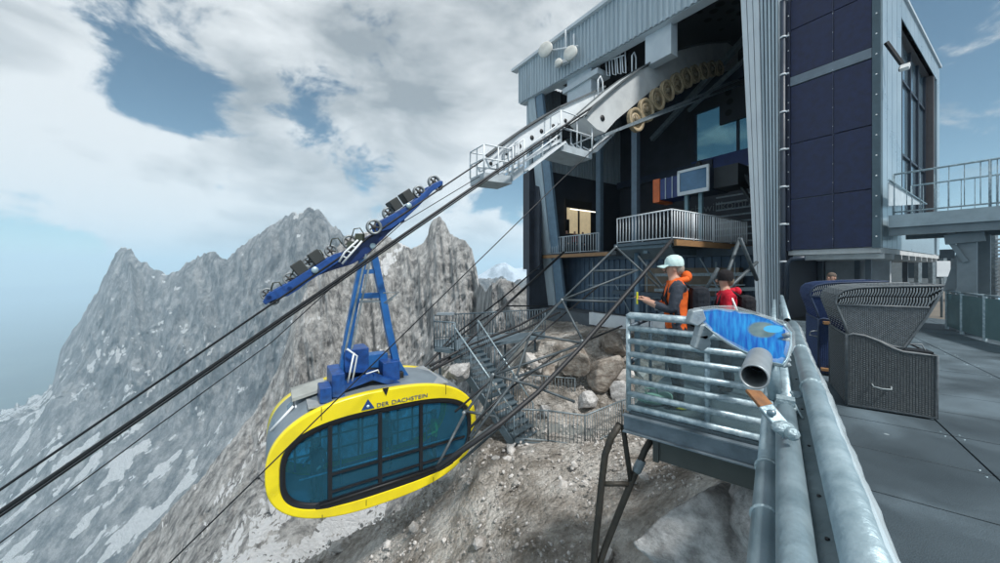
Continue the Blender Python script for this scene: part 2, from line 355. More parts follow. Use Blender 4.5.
near_mat = rockmat('scree and rock', (.25, .225, .195), (.44, .41, .375), (.62, .60, .565), .9, (1, 1, 1.2), 1.0, .3, dict(rot=(0, 0, 0), stretch=(1, 1, 1), scale=.3, slope=0, lo=2, hi=3), stones=4.5)
near_nodes = {
 150: [(8, 900), (11, 780), (13, 700), (15, 650), (17, 760), (22, 900)],
 250: [(7.5, 820), (10.5, 690), (12.5, 625), (14.5, 590), (17, 690), (22, 800)],
 300: [(7, 760), (10, 630), (12, 585), (14, 560), (17, 640), (22, 760)],
 400: [(6, 720), (8.5, 600), (11, 540), (13, 508), (17, 590), (22, 700)],
 450: [(5.7, 710), (8.2, 585), (11.2, 500), (13.2, 468), (17, 480), (22, 560)],
 480: [(5.5, 700), (8, 572), (11.4, 462), (13.2, 430), (17, 400), (22, 420)],
 530: [(5, 700), (7.4, 566), (11.6, 447), (13.6, 425), (17, 352), (23, 322)],
 600: [(4.5, 700), (6.8, 566), (11, 450), (13.2, 430), (17, 335), (23, 318)],
 650: [(4, 720), (6.2, 560), (8.6, 478), (12.8, 428), (17, 330), (23, 318)],
 720: [(3.2, 740), (4.9, 560), (6.6, 480), (12, 430), (17, 330), (23, 316)],
 790: [(2.8, 800), (4.5, 600), (6, 520), (11, 440), (17, 330), (23, 314)],
 1150: [(2.8, 800), (4.5, 620), (6, 560), (11, 480), (17, 350), (23, 325)]}
def near_amp(p): return .42*np.clip(p[:, 1]/10, .5, 1.6)
terrain('rock_slope', 150, 1150, 620, near_nodes, 420, near_amp, .62, near_mat, vstretch=.8, seed=33, tail=99)
def ground_at(px, Y):
    pxs = sorted(near_nodes); ks = len(near_nodes[300])
    Ys = [np.interp(px, pxs, [near_nodes[p][j][0] for p in pxs]) for j in range(ks)]; py = [np.interp(px, pxs, [near_nodes[p][j][1] for p in pxs]) for j in range(ks)]
    zs = [(H-b)/F*a for a, b in zip(Ys, py)]; return float(np.interp(Y, Ys, zs))
# loose rubble on the slope
rub_mat = rockmat('rubble stone', (.28, .26, .24), (.46, .44, .42), (.62, .605, .59), 2.2, (1, 1, 1), .6, .05)
def rock(mm, c, r, sq=.7):
    ph = [random.random()*6.28 for _ in range(3)]; vs = []; ico = ICO
    rot = Matrix.Rotation(random.random()*6.28, 3, Vector((random.random()-.5, random.random()-.5, random.random()-.5)))
    sx, sy, sz = random.uniform(.7, 1.3), random.uniform(.6, 1.2), random.uniform(.5, .9)
    for v in ico[0]:
        k = random.uniform(.74, 1.1); w = rot@Vector((v[0]*sx*k, v[1]*sy*k, v[2]*sz*k)); vs.append(Vector(c)+w*r)
    mm.add(vs, ico[1])
bm = bmesh.new(); bmesh.ops.create_icosphere(bm, subdivisions=1, radius=1); ICO = ([tuple(v.co) for v in bm.verts], [tuple(v.index for v in f.verts) for f in bm.faces]); bm.free()
m = M()
for i in range(9000):
    px = random.uniform(290, 760); Y = random.uniform(6, 17); g = ground_at(px, Y)
    r = random.choice([.015, .02, .03, .035, .045, .06])*random.uniform(.7, 1.3)*(Y/10)
    if random.random() < .02: r *= random.uniform(2, 5.5)
    # cluster
    if math.sin(px*.05+Y)*math.sin(px*.013-Y*1.3) < random.uniform(-.6, .3): continue
    rock(m, ((px-500)/F*Y, Y, g+r*.2+random.uniform(-.12, .16)), r)
o = m.build('rubble', rub_mat, recalc=False); o['kind'] = 'stuff'; tag(o, 'grey limestone rubble strewn over the slope', 'rubble')
# ------------------------------------------------------------------ STATION BUILDING
st = root('station_building', AB(6, 18, -3.5), 'large cable car station with corrugated fascia, open dark hall and navy panelled tower', 'building')
def ftop(a): return 12.75+.055*(a-2.5)
def fbot(a): return 10.35+.062*(a-4)
# corrugated fascia, real trapezoid ribs
m = M(); a = 19.3; bF = 13.9; w = .26
prof = []
while a > 4.8:
    for da, db in ((0, 0), (.09, 0), (.13, .07), (.22, .07)): prof.append((a-da, bF+db))
    a -= w
for (p, q) in zip(prof[:-1], prof[1:]):
    m.add([AB(p[0], p[1], fbot(p[0])), AB(q[0], q[1], fbot(q[0])), AB(q[0], q[1], ftop(q[0])), AB(p[0], p[1], ftop(p[0]))], [(0, 1, 2, 3)])
m.build('fascia', CORR, st, recalc=False)
m = M()
for z0, z1, bo, bi in ((-.02, .16, 13.72, 14.2),):
    m.add([AB(19.9, bo, ftop(19.9)+z0), AB(4.8, bo, ftop(4.8)+z0), AB(4.8, bo, ftop(4.8)+z1), AB(19.9, bo, ftop(19.9)+z1),
           AB(19.9, bi, ftop(19.9)+z0), AB(4.8, bi, ftop(4.8)+z0), AB(4.8, bi, ftop(4.8)+z1), AB(19.9, bi, ftop(19.9)+z1)],
          [(0, 1, 2, 3), (7, 6, 5, 4), (0, 4, 5, 1), (3, 2, 6, 7), (0, 3, 7, 4), (1, 5, 6, 2)])
m.build('roof_edge', WHITE, st)
m = M()
m.add([AB(19.6, 14.2, ftop(19.6)+.05), AB(4.8, 14.2, ftop(4.8)+.05), AB(4.8, 27, ftop(4.8)+.5), AB(19.6, 27, ftop(19.6)+.5),
       AB(19.6, 14.2, ftop(19.6)-.3), AB(4.8, 14.2, ftop(4.8)-.3), AB(4.8, 27, ftop(4.8)+.1), AB(19.6, 27, ftop(19.6)+.1)],
      [(0, 1, 2, 3), (7, 6, 5, 4), (0, 4, 5, 1), (3, 2, 6, 7), (0, 3, 7, 4), (1, 5, 6, 2)])
m.build('roof', CORR, st)
m = M()
m.add([AB(19.3, 14.02, fbot(19.3)-.02), AB(4.8, 14.02, fbot(4.8)-.02), AB(4.8, 14.5, fbot(4.8)-.02), AB(19.3, 14.5, fbot(19.3)-.02),
       AB(19.3, 14.02, fbot(19.3)+.25), AB(4.8, 14.02, fbot(4.8)+.25), AB(4.8, 14.5, fbot(4.8)+.25), AB(19.3, 14.5, fbot(19.3)+.25)],
      [(0, 1, 2, 3), (7, 6, 5, 4), (0, 4, 5, 1), (3, 2, 6, 7), (0, 3, 7, 4), (1, 5, 6, 2)])
m.build('lintel', GREY, st)
# hall walls
m = M(); m.abox(19.0, 19.3, 14.6, 26, 7.0, 12.9); 
k = 14.7
while k < 25.8:
    m.abox(18.93, 19.0, k, k+.12, 7.0, 12.9); k += .28
m.build('upper_side_wall', CORR, st)
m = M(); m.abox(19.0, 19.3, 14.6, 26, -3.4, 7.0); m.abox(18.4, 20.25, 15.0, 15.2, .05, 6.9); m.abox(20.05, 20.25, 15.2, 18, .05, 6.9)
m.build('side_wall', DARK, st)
# glowing panel set on the side wall in place of the lit waiting room
bw = bat(566, 18.95); bw2 = bat(590, 18.95)
glowm = mat('glowing room panel', (.60, .50, .32), .7, emit=(.55, .45, .28, .45))
m = M(); q0 = PA(566, 233, 18.94); q1 = PA(590, 206, 18.94)
m.abox(18.90, 18.94, bw, bw2, q0.z, q1.z+.2); m.build('glowing_doorway', glowm, st)
m = M(); m.abox(18.86, 18.9, bw-.12, bw, q0.z, q1.z+.3); m.abox(18.86, 18.9, bw2, bw2+.12, q0.z, q1.z+.3); m.abox(18.85, 18.9, bw, bw+.25, q0.z, q0.z+1.0); m.abox(18.85, 18.9, bw+1.15, bw+1.3, q0.z, q1.z+.2); m.abox(18.85, 18.9, bw, bw2, q1.z-.35, q1.z+.25)
m.build('doorway_frame', BLACK, st)
lampm = mat('strip lamp', (.9, .88, .8), .5, emit=(.95, .92, .8, 1.4))
m = M(); m.tube([AB(18.6, bw+.1, q1.z-.5), AB(18.6, bw2+.2, q1.z-.5)], .035, 6); m.build('strip_light', lampm, st)
m = M(); m.lathe(AB(18.0, bw2, q1.z+.65), UP, [(0, 0), (.16, 0), (.16, .06), (0, .06)], 12); m.build('ceiling_lamp', lampm, st)
# back wall around a window
B = 24.0
wa0, wa1 = aat(748, B), aat(694, B)
def zB(px, py): return PB(px, py, B).z
wz0 = zB(694, 163); wz1 = zB(720, 104)
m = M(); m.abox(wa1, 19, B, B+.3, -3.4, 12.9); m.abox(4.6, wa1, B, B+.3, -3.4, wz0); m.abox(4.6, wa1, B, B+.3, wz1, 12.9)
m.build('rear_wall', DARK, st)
m = M(); m.abox(wa0-3, wa1, B+.08, B+.12, wz0, wz1); m.build('rear_window', mat('rear window glass', (.45, .62, .66), .05, 0, (.4, .56, .6), 1, trans=.75), st)
m = M()
for aa in (wa1-.1, aat(738, B), wa0-1): m.abox(aa-.07, aa+.07, B-.05, B+.1, wz0, wz1)
m.abox(wa0-3, wa1, B-.05, B+.1, wz1-.12, wz1); m.build('rear_window_frame', DARKB, st)
m = M(); m.abox(wa0-3, wa1, B-.35, B, wz0-1.15, wz0-.02); m.build('blue_beam', mat('blue beam', (.02, .05, .22), .4), st)
m = M(); m.abox(wa0-3, wa1+2.5, B-2.2, B-1.9, wz1+.1, wz1+.7); m.abox(11.5, 18.9, B-.5, B-.2, 6.6, 7.1); m.build('hall_beam', DARKB, st)
# diagonal roof structure silhouettes in the window
m = M()
m.beam(AB(wa1+1.5, 21.5, wz1-1.8), AB(wa0-1.6, 20.5, wz1+1.6), .25, .3); m.beam(AB(wa1-1, 21.5, wz1-.8), AB(wa0-3, 20.5, wz1+1.2), .16, .2)
m.build('hall_brace', GALVD, st)
# perforated acoustic lining behind the saddle
perf = bpy.data.materials.new('perforated lining'); perf.use_nodes = True
t = perf.node_tree; n = t.nodes; l = t.links; g = n.new('ShaderNodeTexCoord')
vo = n.new('ShaderNodeTexVoronoi'); vo.inputs['Scale'].default_value = 1.55; vo.inputs['Randomness'].default_value = .28; l.new(g.outputs['Object'], vo.inputs['Vector'])
cr_ = n.new('ShaderNodeValToRGB'); cr_.color_ramp.elements[0].position = .30; cr_.color_ramp.elements[0].color = (.006, .007, .009, 1); cr_.color_ramp.elements[1].position = .34; cr_.color_ramp.elements[1].color = (.045, .05, .06, 1)
l.new(vo.outputs['Distance'], cr_.inputs[0]); l.new(cr_.outputs[0], n['Principled BSDF'].inputs['Base Color']); n['Principled BSDF'].inputs['Roughness'].default_value = .7
m = M(); m.abox(10.9, 18.9, 17.4, 17.6, 9.4, 12.9); m.abox(5.0, 10.9, 23.2, 23.4, 9.0, 12.9)
m.add([AB(18.9, 14.6, 13.3), AB(5.0, 14.6, 12.55), AB(5.0, 23.9, 12.8), AB(18.9, 23.9, 13.55)], [(0, 1, 2, 3)]); m.build('perforated_lining', perf, st)
# hanging pillars above the saddle
def pillar(px0, px1, py_b, b=14.3, dep=.75, z0=None):
    a0, a1 = aat(px0, b), aat(px1, b); zb = PB((px0+px1)/2, py_b, b).z if z0 is None else z0
    m = M(); m.abox(a1, a0, b, b+dep, zb, ftop(a0)-.1); return m
pillar(567, 591, 112).build('pillar', GREY, st, bevel=.02); pillar(645, 671, 60, 14.3, .5).build('pillar', GREY, st, bevel=.02)
m = M(); a0 = aat(563, 14.2); a1 = aat(598, 14.2); m.abox(a1, a0, 14.15, 15.15, fbot(a0)-.75, fbot(a0)-.45); m.build('pillar_cap', GREY, st, bevel=.02)
# free standing hall columns
for px in (598, 634):
    bb = 17.5; q = PB(px, 150, bb); m = M(); aa = aat(px, bb); m.abox(aa-.18, aa+.18, bb, bb+.3, 1.0, 9.0 if px < 610 else 8.2); m.build('column', mat('hall column paint', (.13, .19, .25), .5), st)
# leaning end column on the left
def lean(pts_low, pts_high, dep, mt, nm):
    m = M(); l0, l1 = pts_low; h0, h1 = pts_high
    vs = [l0, l1, h1, h0]; m.prism(vs, D2*dep); return m.build(nm, mt, st)
aL = 18.8
def PLc(px, py):   # plane running from top b=14.1 to bottom b=16.8
    for it in range(20): pass
    b = 14.1+(py-95)/(305-95)*2.2
    return PB(px, py, b)
lean((PLc(549, 330), PLc(558, 330)), (PLc(527, 92), PLc(534, 92)), .25, CORR, 'leaning_column')
lean((PLc(558.5, 330)+D2*.05, PLc(567, 330)+D2*.05), (PLc(534.4, 92)+D2*.05, PLc(541, 92)+D2*.05), .2, mat('column side paint', (.16, .25, .34), .5), 'leaning_column')
# leaning corrugated pier on the near side
pb = 14.25
def Q(px, py): return PB(px, py, pb)
m = M(); low, high = 350, -95
xs_low = np.linspace(758, 767, 4); xs_high = np.linspace(736, 757, 4)
for i in range(3):
    a_, b_ = Q(xs_low[i], low), Q(xs_low[i+1]-.5, low); c_, d_ = Q(xs_high[i+1]-.9, high), Q(xs_high[i], high)
    m.prism([a_, b_, c_, d_], D2*.5)
m.build('pier_front', mat('pier paint', (.66, .71, .74), .45, 0, (.58, .63, .67), 1), st)
m = M()
for i in range(5):
    x0, x1 = 766.5+i*2.5, 766.5+i*2.5+1.5; y0, y1 = 757.5+i*4.2, 757.5+i*4.2+2.6
    m.prism([Q(x0, low)+D2*.05, Q(x1, low)+D2*.05, Q(y1, high)+D2*.05, Q(y0, high)+D2*.05], D2*.3)
m.prism([Q(765, low)+D2*.2, Q(779, low)+D2*.2, Q(779, high)+D2*.2, Q(755, high)+D2*.2], D2*.3)
m.build('pier_ribs', CORR, st)
# lower storey under the hall
m = M(); m.abox(5.0, 18.6, 17.2, 17.5, -2.6, 1.0)
for i in range(34):
    aa = 5.2+i*.4; m.abox(aa, aa+.16, 17.15, 17.2, -2.6, .95)
m.build('lower_wall', CORRD, st)
m = M(); m.abox(4.6, 14.6, 16.4, 17.1, .62, .98); m.abox(5.0, 13.2, 16.0, 17.15, -1.35, -1.15); m.build('lower_ledge', mat('ledge steel', (.07, .10, .13), .6, .3), st)
m = M(); m.abox(4.6, 18.9, 15.6, 19, -4.6, -2.6); m.build('plinth', mat('plinth concrete', (.10, .12, .14), .8), st)
m = M(); m.abox(9.2, 14.3, 15.35, 15.58, -3.15, -2.45); m.build('plinth_band', WHITE, st)
# hall floor with timber edge
m = M(); m.abox(12.6, 18.9, 15.6, 24, .82, 1.05); m.abox(5.0, 7.5, 17.6, 24, .82, 1.05); m.build('hall_floor', mat('hall floor', (.06, .07, .08), .7), st)
m = M(); m.abox(13.0, 18.6, 15.42, 15.62, .80, 1.0); m.build('timber_edge', WOOD, st)
# right hall wall closes the opening
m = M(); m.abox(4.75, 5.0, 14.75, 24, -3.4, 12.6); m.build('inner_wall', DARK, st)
# clutter below deck level: steel frames glimpsed in the dark basement
m = M()
for px in (593, 606, 647, 716, 735): m.beam(PB(px, 262, 16.3), PB(px, 318, 16.3), .05, .05, D2)
for py in (285, 298): m.beam(PB(588, py, 16.25), PB(745, py, 16.25), .05, .05)
m.beam(PB(616, 285, 16.2), PB(632, 316, 16.2), .05, .05); m.beam(PB(700, 258, 16.2), PB(735, 316, 16.2), .06, .06)
for py in (309, 290, 275): m.beam(PB(655, py, 16.0), PB(756, py-1, 16.0), .10, .14)
m.build('basement_frame', GALVD, st)
m = M(); m.abox(7.0, 11.5, 16.55, 16.95, -1.15, .1); m.build('stored_panel', mat('stored timber', (.20, .16, .12), .8), st)

# ------- panelled tower
zb, zt = .66, 9.05; a0 = 2.53; a1 = aat(787, 14.5)
m = M(); m.abox(a0+.05, a1+.0, 14.58, 24.9, zb+.02, zt-.05)
# right face stays open for the recess: core is set back
m = M(); m.abox(a0+.9, a1, 14.6, 25.0, zb+.02, zt-.02); m.build('tower_core', GREY, st)
def panels():
    am = aat(833, 14.5); zs = [zb, 2.35, 4.2, 6.12]; zs2 = [6.44, 8.0, 9.0]
    for cols in ((a0+.16, am-.015), (am+.015, a1-.1)):
        for zz in (zs, zs2):
            for z0, z1 in zip(zz[:-1], zz[1:]):
                m = M(); m.abox(cols[0], cols[1], 14.5, 14.6, z0+.012, z1-.012); m.build('facade_panel', NAVY, st, bevel=.006)
panels()
m = M(); m.abox(a0+.16, a1-.1, 14.47, 14.6, 6.135, 6.425); m.build('facade_band', mat('band paint', (.20, .25, .30), .5), st)
m = M(); m.abox(a0-.02, a0+.15, 14.46, 14.7, zb-.02, zt); m.build('corner_trim', mat('corner trim', (.10, .15, .18), .5, .3), st)
m = M(); m.abox(a1-.095, a1+.0, 14.46, 14.7, zb-.02, zt); m.build('edge_trim', mat('edge trim', (.05, .06, .10), .5, .3), st)
m = M(); am = aat(833, 14.5); m.abox(am-.012, am+.012, 14.48, 14.5, zb, 9); m.build('seam_trim', mat('seam trim', (.06, .07, .12), .5, .3), st)
m = M()
for i in range(15):
    z = zb+.3+i*.58
    for aa in (a0+.065, a1-.05, am):
        m = M(); m.ball(AB(aa, 14.455 if aa != am else 14.475, z), .022 if aa != am else .013, 6); m.build('facade_bolt', WHITE, st)
# tower right face with deep window recess
c0, c1 = 17.3, 23.6; zr = 8.3
m = M()
k = 14.7
while k < c0-.05:
    e = min(k+.64, c0); m.abox(a0, a0+.12, k+.01, e-.01, zb, zt); k += .65
k = c0
while k < 25: 
    e = min(k+.7, 25); m.abox(a0, a0+.12, k+.01, e-.01, zr if k < c1 else zb, zt); k += .7
m.abox(a0, a0+.12, c0, c1, zb, 1.55)
m.build('side_cladding', mat('side cladding', (.42, .52, .58), .3, .3, (.34, .44, .50), .7), st)
m = M(); m.abox(a0+.02, a0+.35, c0, c1, zr, zr+.15); m.abox(a0+.02, a0+.35, c1-.0, c1+.15, 1.5, zr); m.abox(a0+.02, a0+.35, c0-.15, c0, 1.5, zr); m.build('window_reveal', mat('reveal', (.13, .11, .11), .6), st)
m = M(); m.abox(a0+.3, a0+.34, c0, c1, 1.55, zr); m.build('tall_window', GLASS, st)
m = M()
for i in range(5): bb = c0+.1+i*(c1-c0-.2)/4; m.abox(a0+.22, a0+.3, bb-.05, bb+.05, 1.55, zr)
for z in (4.2, 6.9, 1.6): m.abox(a0+.24, a0+.3, c0, c1, z-.04, z+.04)
m.build('window_frame', mat('mullion', (.03, .04, .06), .4), st)
m = M(); m.abox(a0-.06, a1, 14.5, 25.1, zt, zt+.1); m.build('tower_roof', GREY, st)
m = M(); m.abox(a0+.02, a1, 14.62, 25, zb-.16, zb); 
for i in range(9): m.abox(a0-.0, a1, 15+i*1.15, 15.08+i*1.15, zb-.32, zb-.165)
m.build('tower_soffit', mat('soffit panel', (.68, .70, .70), .6), st)
# wall and columns beneath the tower
m = M(); m.abox(3.0, 5.6, 18.6, 18.8, -1.65, zb-.33); m.build('terrace_wall', mat('terrace wall', (.60, .64, .67), .6), st)
for px, bb in ((820, 17.6), (868, 16.4), (857, 18.2), (888, 20), (905, 22)):
    aa = aat(px, bb); m = M(); m.abox(aa-.07, aa+.07, bb, bb+.14, -1.65, zb-.17); m.build('steel_post', mat('post paint', (.13, .16, .19), .5, .3), st)
# drainpipe with clamps
m = M(); pa = aat(783, 14.3); m.tube([AB(pa, 14.3, 9.6), AB(pa, 14.3, 1.0), AB(pa, 14.3, -1.6)], .075, 12)
m.tube([PB(805, 258, 14.1), PB(792, 259, 14.1), PB(787.5, 264, 14.1), PB(786.5, 300, 14.1)], .07, 10)
dp = m.build('drainpipe', mat('drainpipe paint', (.03, .045, .07), .4), st)

for i in range(9): m = M(); z = -1+i*1.25; m.lathe(AB(pa, 14.3, z), UP, [(.09, 0), (.1, .01), (.1, .05), (.09, .06)], 12); m.abox(pa-.16, pa-.08, 14.28, 14.32, z, z+.05); m.build('pipe_clamp', WHITE, dp)
# white hoops fixed under the fascia
m = M()
for i, (px, y0, y1) in enumerate([(606, 62, 75), (612, 60, 74), (617, 58, 73), (622, 56, 72)]):
    m.tube([PB(px, y0, 14.6), PB(px+1, y1, 14.6), PB(px+4, y1+1, 14.6), PB(px+3, y0-6, 14.6)], .035, 6)
m.tube([PB(600, 63, 14.6), PB(624, 55, 14.6)], .035, 6)
m.build('hanging_hoops', WHITE, st)

# greeting lettering in the hall
def text(body, size, loc, rx, mt, name, parent, extr=.004, align='LEFT', label=None):
    c = bpy.data.curves.new(name, 'FONT'); c.body = body; c.size = size; c.extrude = extr; c.align_x = align
    o = bpy.data.objects.new(name, c); scene.collection.objects.link(o)
    dg = bpy.context.evaluated_depsgraph_get(); me = bpy.data.meshes.new_from_object(o.evaluated_get(dg)); bpy.data.objects.remove(o)
    me.name = name; n = bpy.data.objects.new(name, me); scene.collection.objects.link(n); me.materials.clear(); me.materials.append(mt)
    org = ORG.get(parent, Vector((0, 0, 0)))
    for v in me.vertices: v.co = (rx@v.co)+Vector(loc)-org
    if parent: n.parent = parent
    if label: n['label'] = label
    return n
RB = Matrix((-D1, UP, -D2)).transposed()    # text facing the valley
LET = mat('grey lettering', (.17, .20, .22), .6)
text('herzlich willkommen', .75, AB(aat(667, B-.05), B-.06, zB(690, 214)), RB, LET, 'wall_lettering', st)
m = M()
for i in range(12): m.abox(9.6-1.2, 9.6+1.0, 22.0+i*.02, 22.1+i*.02, 1.6+i*.38, 1.68+i*.38)
m.build('louvre_slats', GALVD, st)

# ------- things inside the hall
cb = root('control_cabin', AB(8.2, 17, 3.2), 'glazed operator cabin on two pale posts inside the dark hall', 'cabin')
bq = 16.6
q0 = PB(679, 191, bq); q1 = PB(708, 190, bq)
aa0, aa1 = aat(708, bq), aat(679, bq); z0, z1 = PB(693, 191, bq).z, PB(693, 169, bq).z
m = M(); m.abox(aa0, aa1, bq+.05, bq+1.9, z0, z1); m.build('cabin_body', DARKB, cb, bevel=.03)
m = M(); m.abox(aa0-.05, aa1+.05, bq-.06, bq+.04, z1-.06, z1+.06); m.abox(aa0-.05, aa1+.05, bq-.06, bq+.04, z0-.12, z0+.05); m.abox(aa1-.06, aa1+.06, bq-.06, bq+.04, z0, z1); m.abox(aa0-.06, aa0+.04, bq-.06, bq+.04, z0, z1); m.build('window_frame', WHITE, cb)
m = M(); m.abox(aa0, aa1, bq-.02, bq, z0, z1); m.build('cabin_window', mat('cabin window', (.10, .20, .32), .1, .3), cb)
for px in (686, 700):
    aa = aat(px, bq+.3); m = M(); m.abox(aa-.08, aa+.08, bq+.3, bq+.46, 1.05, z0); m.build('support_post', mat('pale post', (.20, .33, .38), .4), cb)
m = M(); m.lathe(AB(aa0+.5, bq+.2, z1+.06), UP, [(.12, 0), (.15, .1), (.09, .3), (0, .34)], 10); m.build('roof_lamp', BLACK, cb)
m = M()
for i in range(3): m.beam(AB(aa0-.5-i*.45, bq+1, z1-.1-.2*i), AB(aa0-1.6-i*.45, bq+1.5, z0-1.6), .1, .3, D2)
m.abox(aa0-1.1, aa0-.1, bq+.3, bq+1.6, z0, z1-.1); m.build('stair_enclosure', mat('stair enclosure', (.03, .035, .04), .5, .3), cb)
bn = root('buffer_container', AB(10, 17.5, 4), 'navy blue box with orange end hanging beside the operator cabin', 'container')
bq = 17.2
aa0, aa1, aa2 = aat(678, bq), aat(660, bq), aat(653, bq); z0 = PB(665, 201, bq).z; z1 = PB(665, 178, bq).z
m = M(); m.abox(aa0, aa1, bq, bq+1.2, z0+.1, z1); m.build('body', mat('container blue', (.018, .045, .19), .4), bn, bevel=.03)
m = M(); m.abox(aa1+.01, aa2, bq-.03, bq+1.2, z0, z1+.05); m.build('end_panel', TIMB, bn, bevel=.03)
m = M()
for f_ in (.33, .7): ax = aa1+(aa0-aa1)*f_; m.abox(ax-.02, ax+.02, bq-.04, bq, z0+.1, z1)
m.build('rib', GREY, bn)

# ------- balcony style railings
def railing(path, h, sp, rt=.025, rb=.011, m1=GALVN, parent=None, dbl=False, low=.08):
    """path: list of floor points; builds posts, rails and pickets as parts of `parent`"""
    mr, mp, mk = M(), [], M()
    for p, q in zip(path[:-1], path[1:]):
        p, q = Vector(p), Vector(q); d = q-p; n_ = max(1, int(round(d.length/sp)))
        mr.tube([p+UP*h, q+UP*h], rt, 8); x_ = M(); x_.tube([p+UP*low, q+UP*low], rt*.8, 6); x_.nm = 'bottom_rail'; mp.append(x_)
        npost = max(1, int(round(d.length/1.5)))
        for i in range(npost+1): c = p+d*(i/npost); x_ = M(); x_.tube([c, c+UP*h], rt*.95, 8); mp.append(x_)
        for i in range(1, n_): c = p+d*(i/n_); mk.tube([c+UP*low, c+UP*h], rb, 5)
    return mr, mp, mk
def make_rail(name, label, path, h=1.1, sp=.13, m1=GALVN, rt=.025, rb=.011, group=None, cat='railing'):
    r = root(name, path[0], label, cat, group); a_, b_, c_ = railing(path, h, sp, rt, rb)
    a_.build('handrail', m1, r); [x_.build(getattr(x_, 'nm', 'post'), m1, r) for x_ in b_]; c_.build('pickets', m1, r); return r
pf = root('boarding_platform', AB(8.5, 13, 1.0), 'steel boarding platform jutting out of the hall under a pale picket railing', 'platform')
pz = 1.12
m = M(); m.prism([AB(10.2, 12.5, pz), AB(7.35, 12.2, pz), AB(7.35, 18.5, pz), AB(10.2, 18.5, pz)], UP*-.12); m.build('floor_plate', mat('platform steel', (.10, .14, .17), .5, .4), pf)
m = M(); m.prism([AB(7.34, 12.3, pz-.0), AB(7.24, 12.3, pz), AB(7.24, 18.5, pz), AB(7.34, 18.5, pz)], UP*-.22); m.build('timber_edge', WOOD, pf)
m = M()
m.prism([AB(10.1, 12.7, pz-.13), AB(7.5, 12.4, pz-.13), AB(7.9, 13.4, pz-.55), AB(9.8, 13.5, pz-.55)], UP*-.12)
m.beam(AB(8.8, 12.7, pz-.3), AB(8.8, 17.1, pz-.3), .2, .3); m.build('support_beam', mat('platform beam', (.15, .21, .25), .5, .4), pf)
m = M(); ac = aat(636.5, 12.9); m.tube([AB(ac, 12.95, pz-.4), AB(ac, 12.95, -4.2)], .12, 12); m.build('support_post', mat('post steel', (.13, .22, .30), .45, .4), pf)
make_rail('platform_railing', 'pale picket railing around the jutting boarding platform', [AB(10.1, 12.6, pz), AB(7.42, 12.3, pz), AB(7.42, 18.3, pz)], 1.12, .17, WHITE, .03, .022)
make_rail('platform_railing', 'short pale picket railing in front of the lit waiting room doorway', [AB(18.3, 15.7, 1.05), AB(13.9, 15.7, 1.05)], 1.1, .2, GREY, .03, .022)

# ------- rope saddle with sheaves
sa = root('rope_saddle', PA(640, 105, 9.8), 'curved pale grey saddle beam carrying a row of tan sheaves', 'cable support')
aS = 9.8
top = [(584, 117), (592, 107.5), (606, 95), (620, 83), (635, 72), (650, 62.5), (665, 55), (680, 50), (697, 45.5), (715, 43), (738, 42)]
bot = [(738, 66), (715, 66), (697, 68), (680, 74), (665, 82), (652, 90), (640, 100), (627, 111), (616, 120), (605, 132.5), (597, 129)]
m = M()
n_ = len(top); T = [PA(x, y, aS) for x, y in top]; Bt = [PA(*(lambda s: (np.interp(s, np.linspace(0, 1, len(bot)), [b_[0] for b_ in bot[::-1]]), np.interp(s, np.linspace(0, 1, len(bot)), [b_[1] for b_ in bot[::-1]])))(i/(n_-1)), aS) for i in range(n_)]
off = D1*.85
for i in range(n_-1):
    m.add([T[i], T[i+1], Bt[i+1], Bt[i]], [(0, 1, 2, 3)], False); m.add([T[i]+off, T[i+1]+off, Bt[i+1]+off, Bt[i]+off], [(3, 2, 1, 0)], False)
    m.add([T[i], T[i+1], T[i+1]+off, T[i]+off], [(0, 1, 2, 3)]); m.add([Bt[i], Bt[i+1], Bt[i+1]+off, Bt[i]+off], [(3, 2, 1, 0)])
m.add([T[0], Bt[0], Bt[0]+off, T[0]+off], [(0, 1, 2, 3)]); m.add([T[-1], Bt[-1], Bt[-1]+off, T[-1]+off], [(3, 2, 1, 0)])
m.build('saddle_beam', mat('saddle paint', (.58, .60, .60), .7, 0, (.48, .50, .51), 1.5, spec=.2), sa)
m = M()
for i in range(n_-1):
    for o_ in (-D1*.1, D1*.85): m.beam(T[i]+o_+UP*.02, T[i+1]+o_+UP*.02, .12, .06)
m.build('rope_track', mat('rope track', (.16, .18, .19), .6, .4), sa)
m = M(); m.lathe(PA(602.5, 118, aS-.01), D1, [(0, -.01), (.13, -.01), (.13, .0)], 14); m.build('drain_hole', BLACK, sa)
m = M(); m.beam(PA(598, 138, aS-.3), PA(742, 78, aS-.3), .4, .12); m.beam(PA(604, 135, aS-.9), PA(742, 84, aS-.9), .08, .08); m.build('sheave_walkway', GALVD, sa)
TAN = mat('sheave liner', (.44, .35, .22), .6, 0, (.30, .23, .14), 10); TAND = mat('sheave hub', (.20, .16, .10), .6)
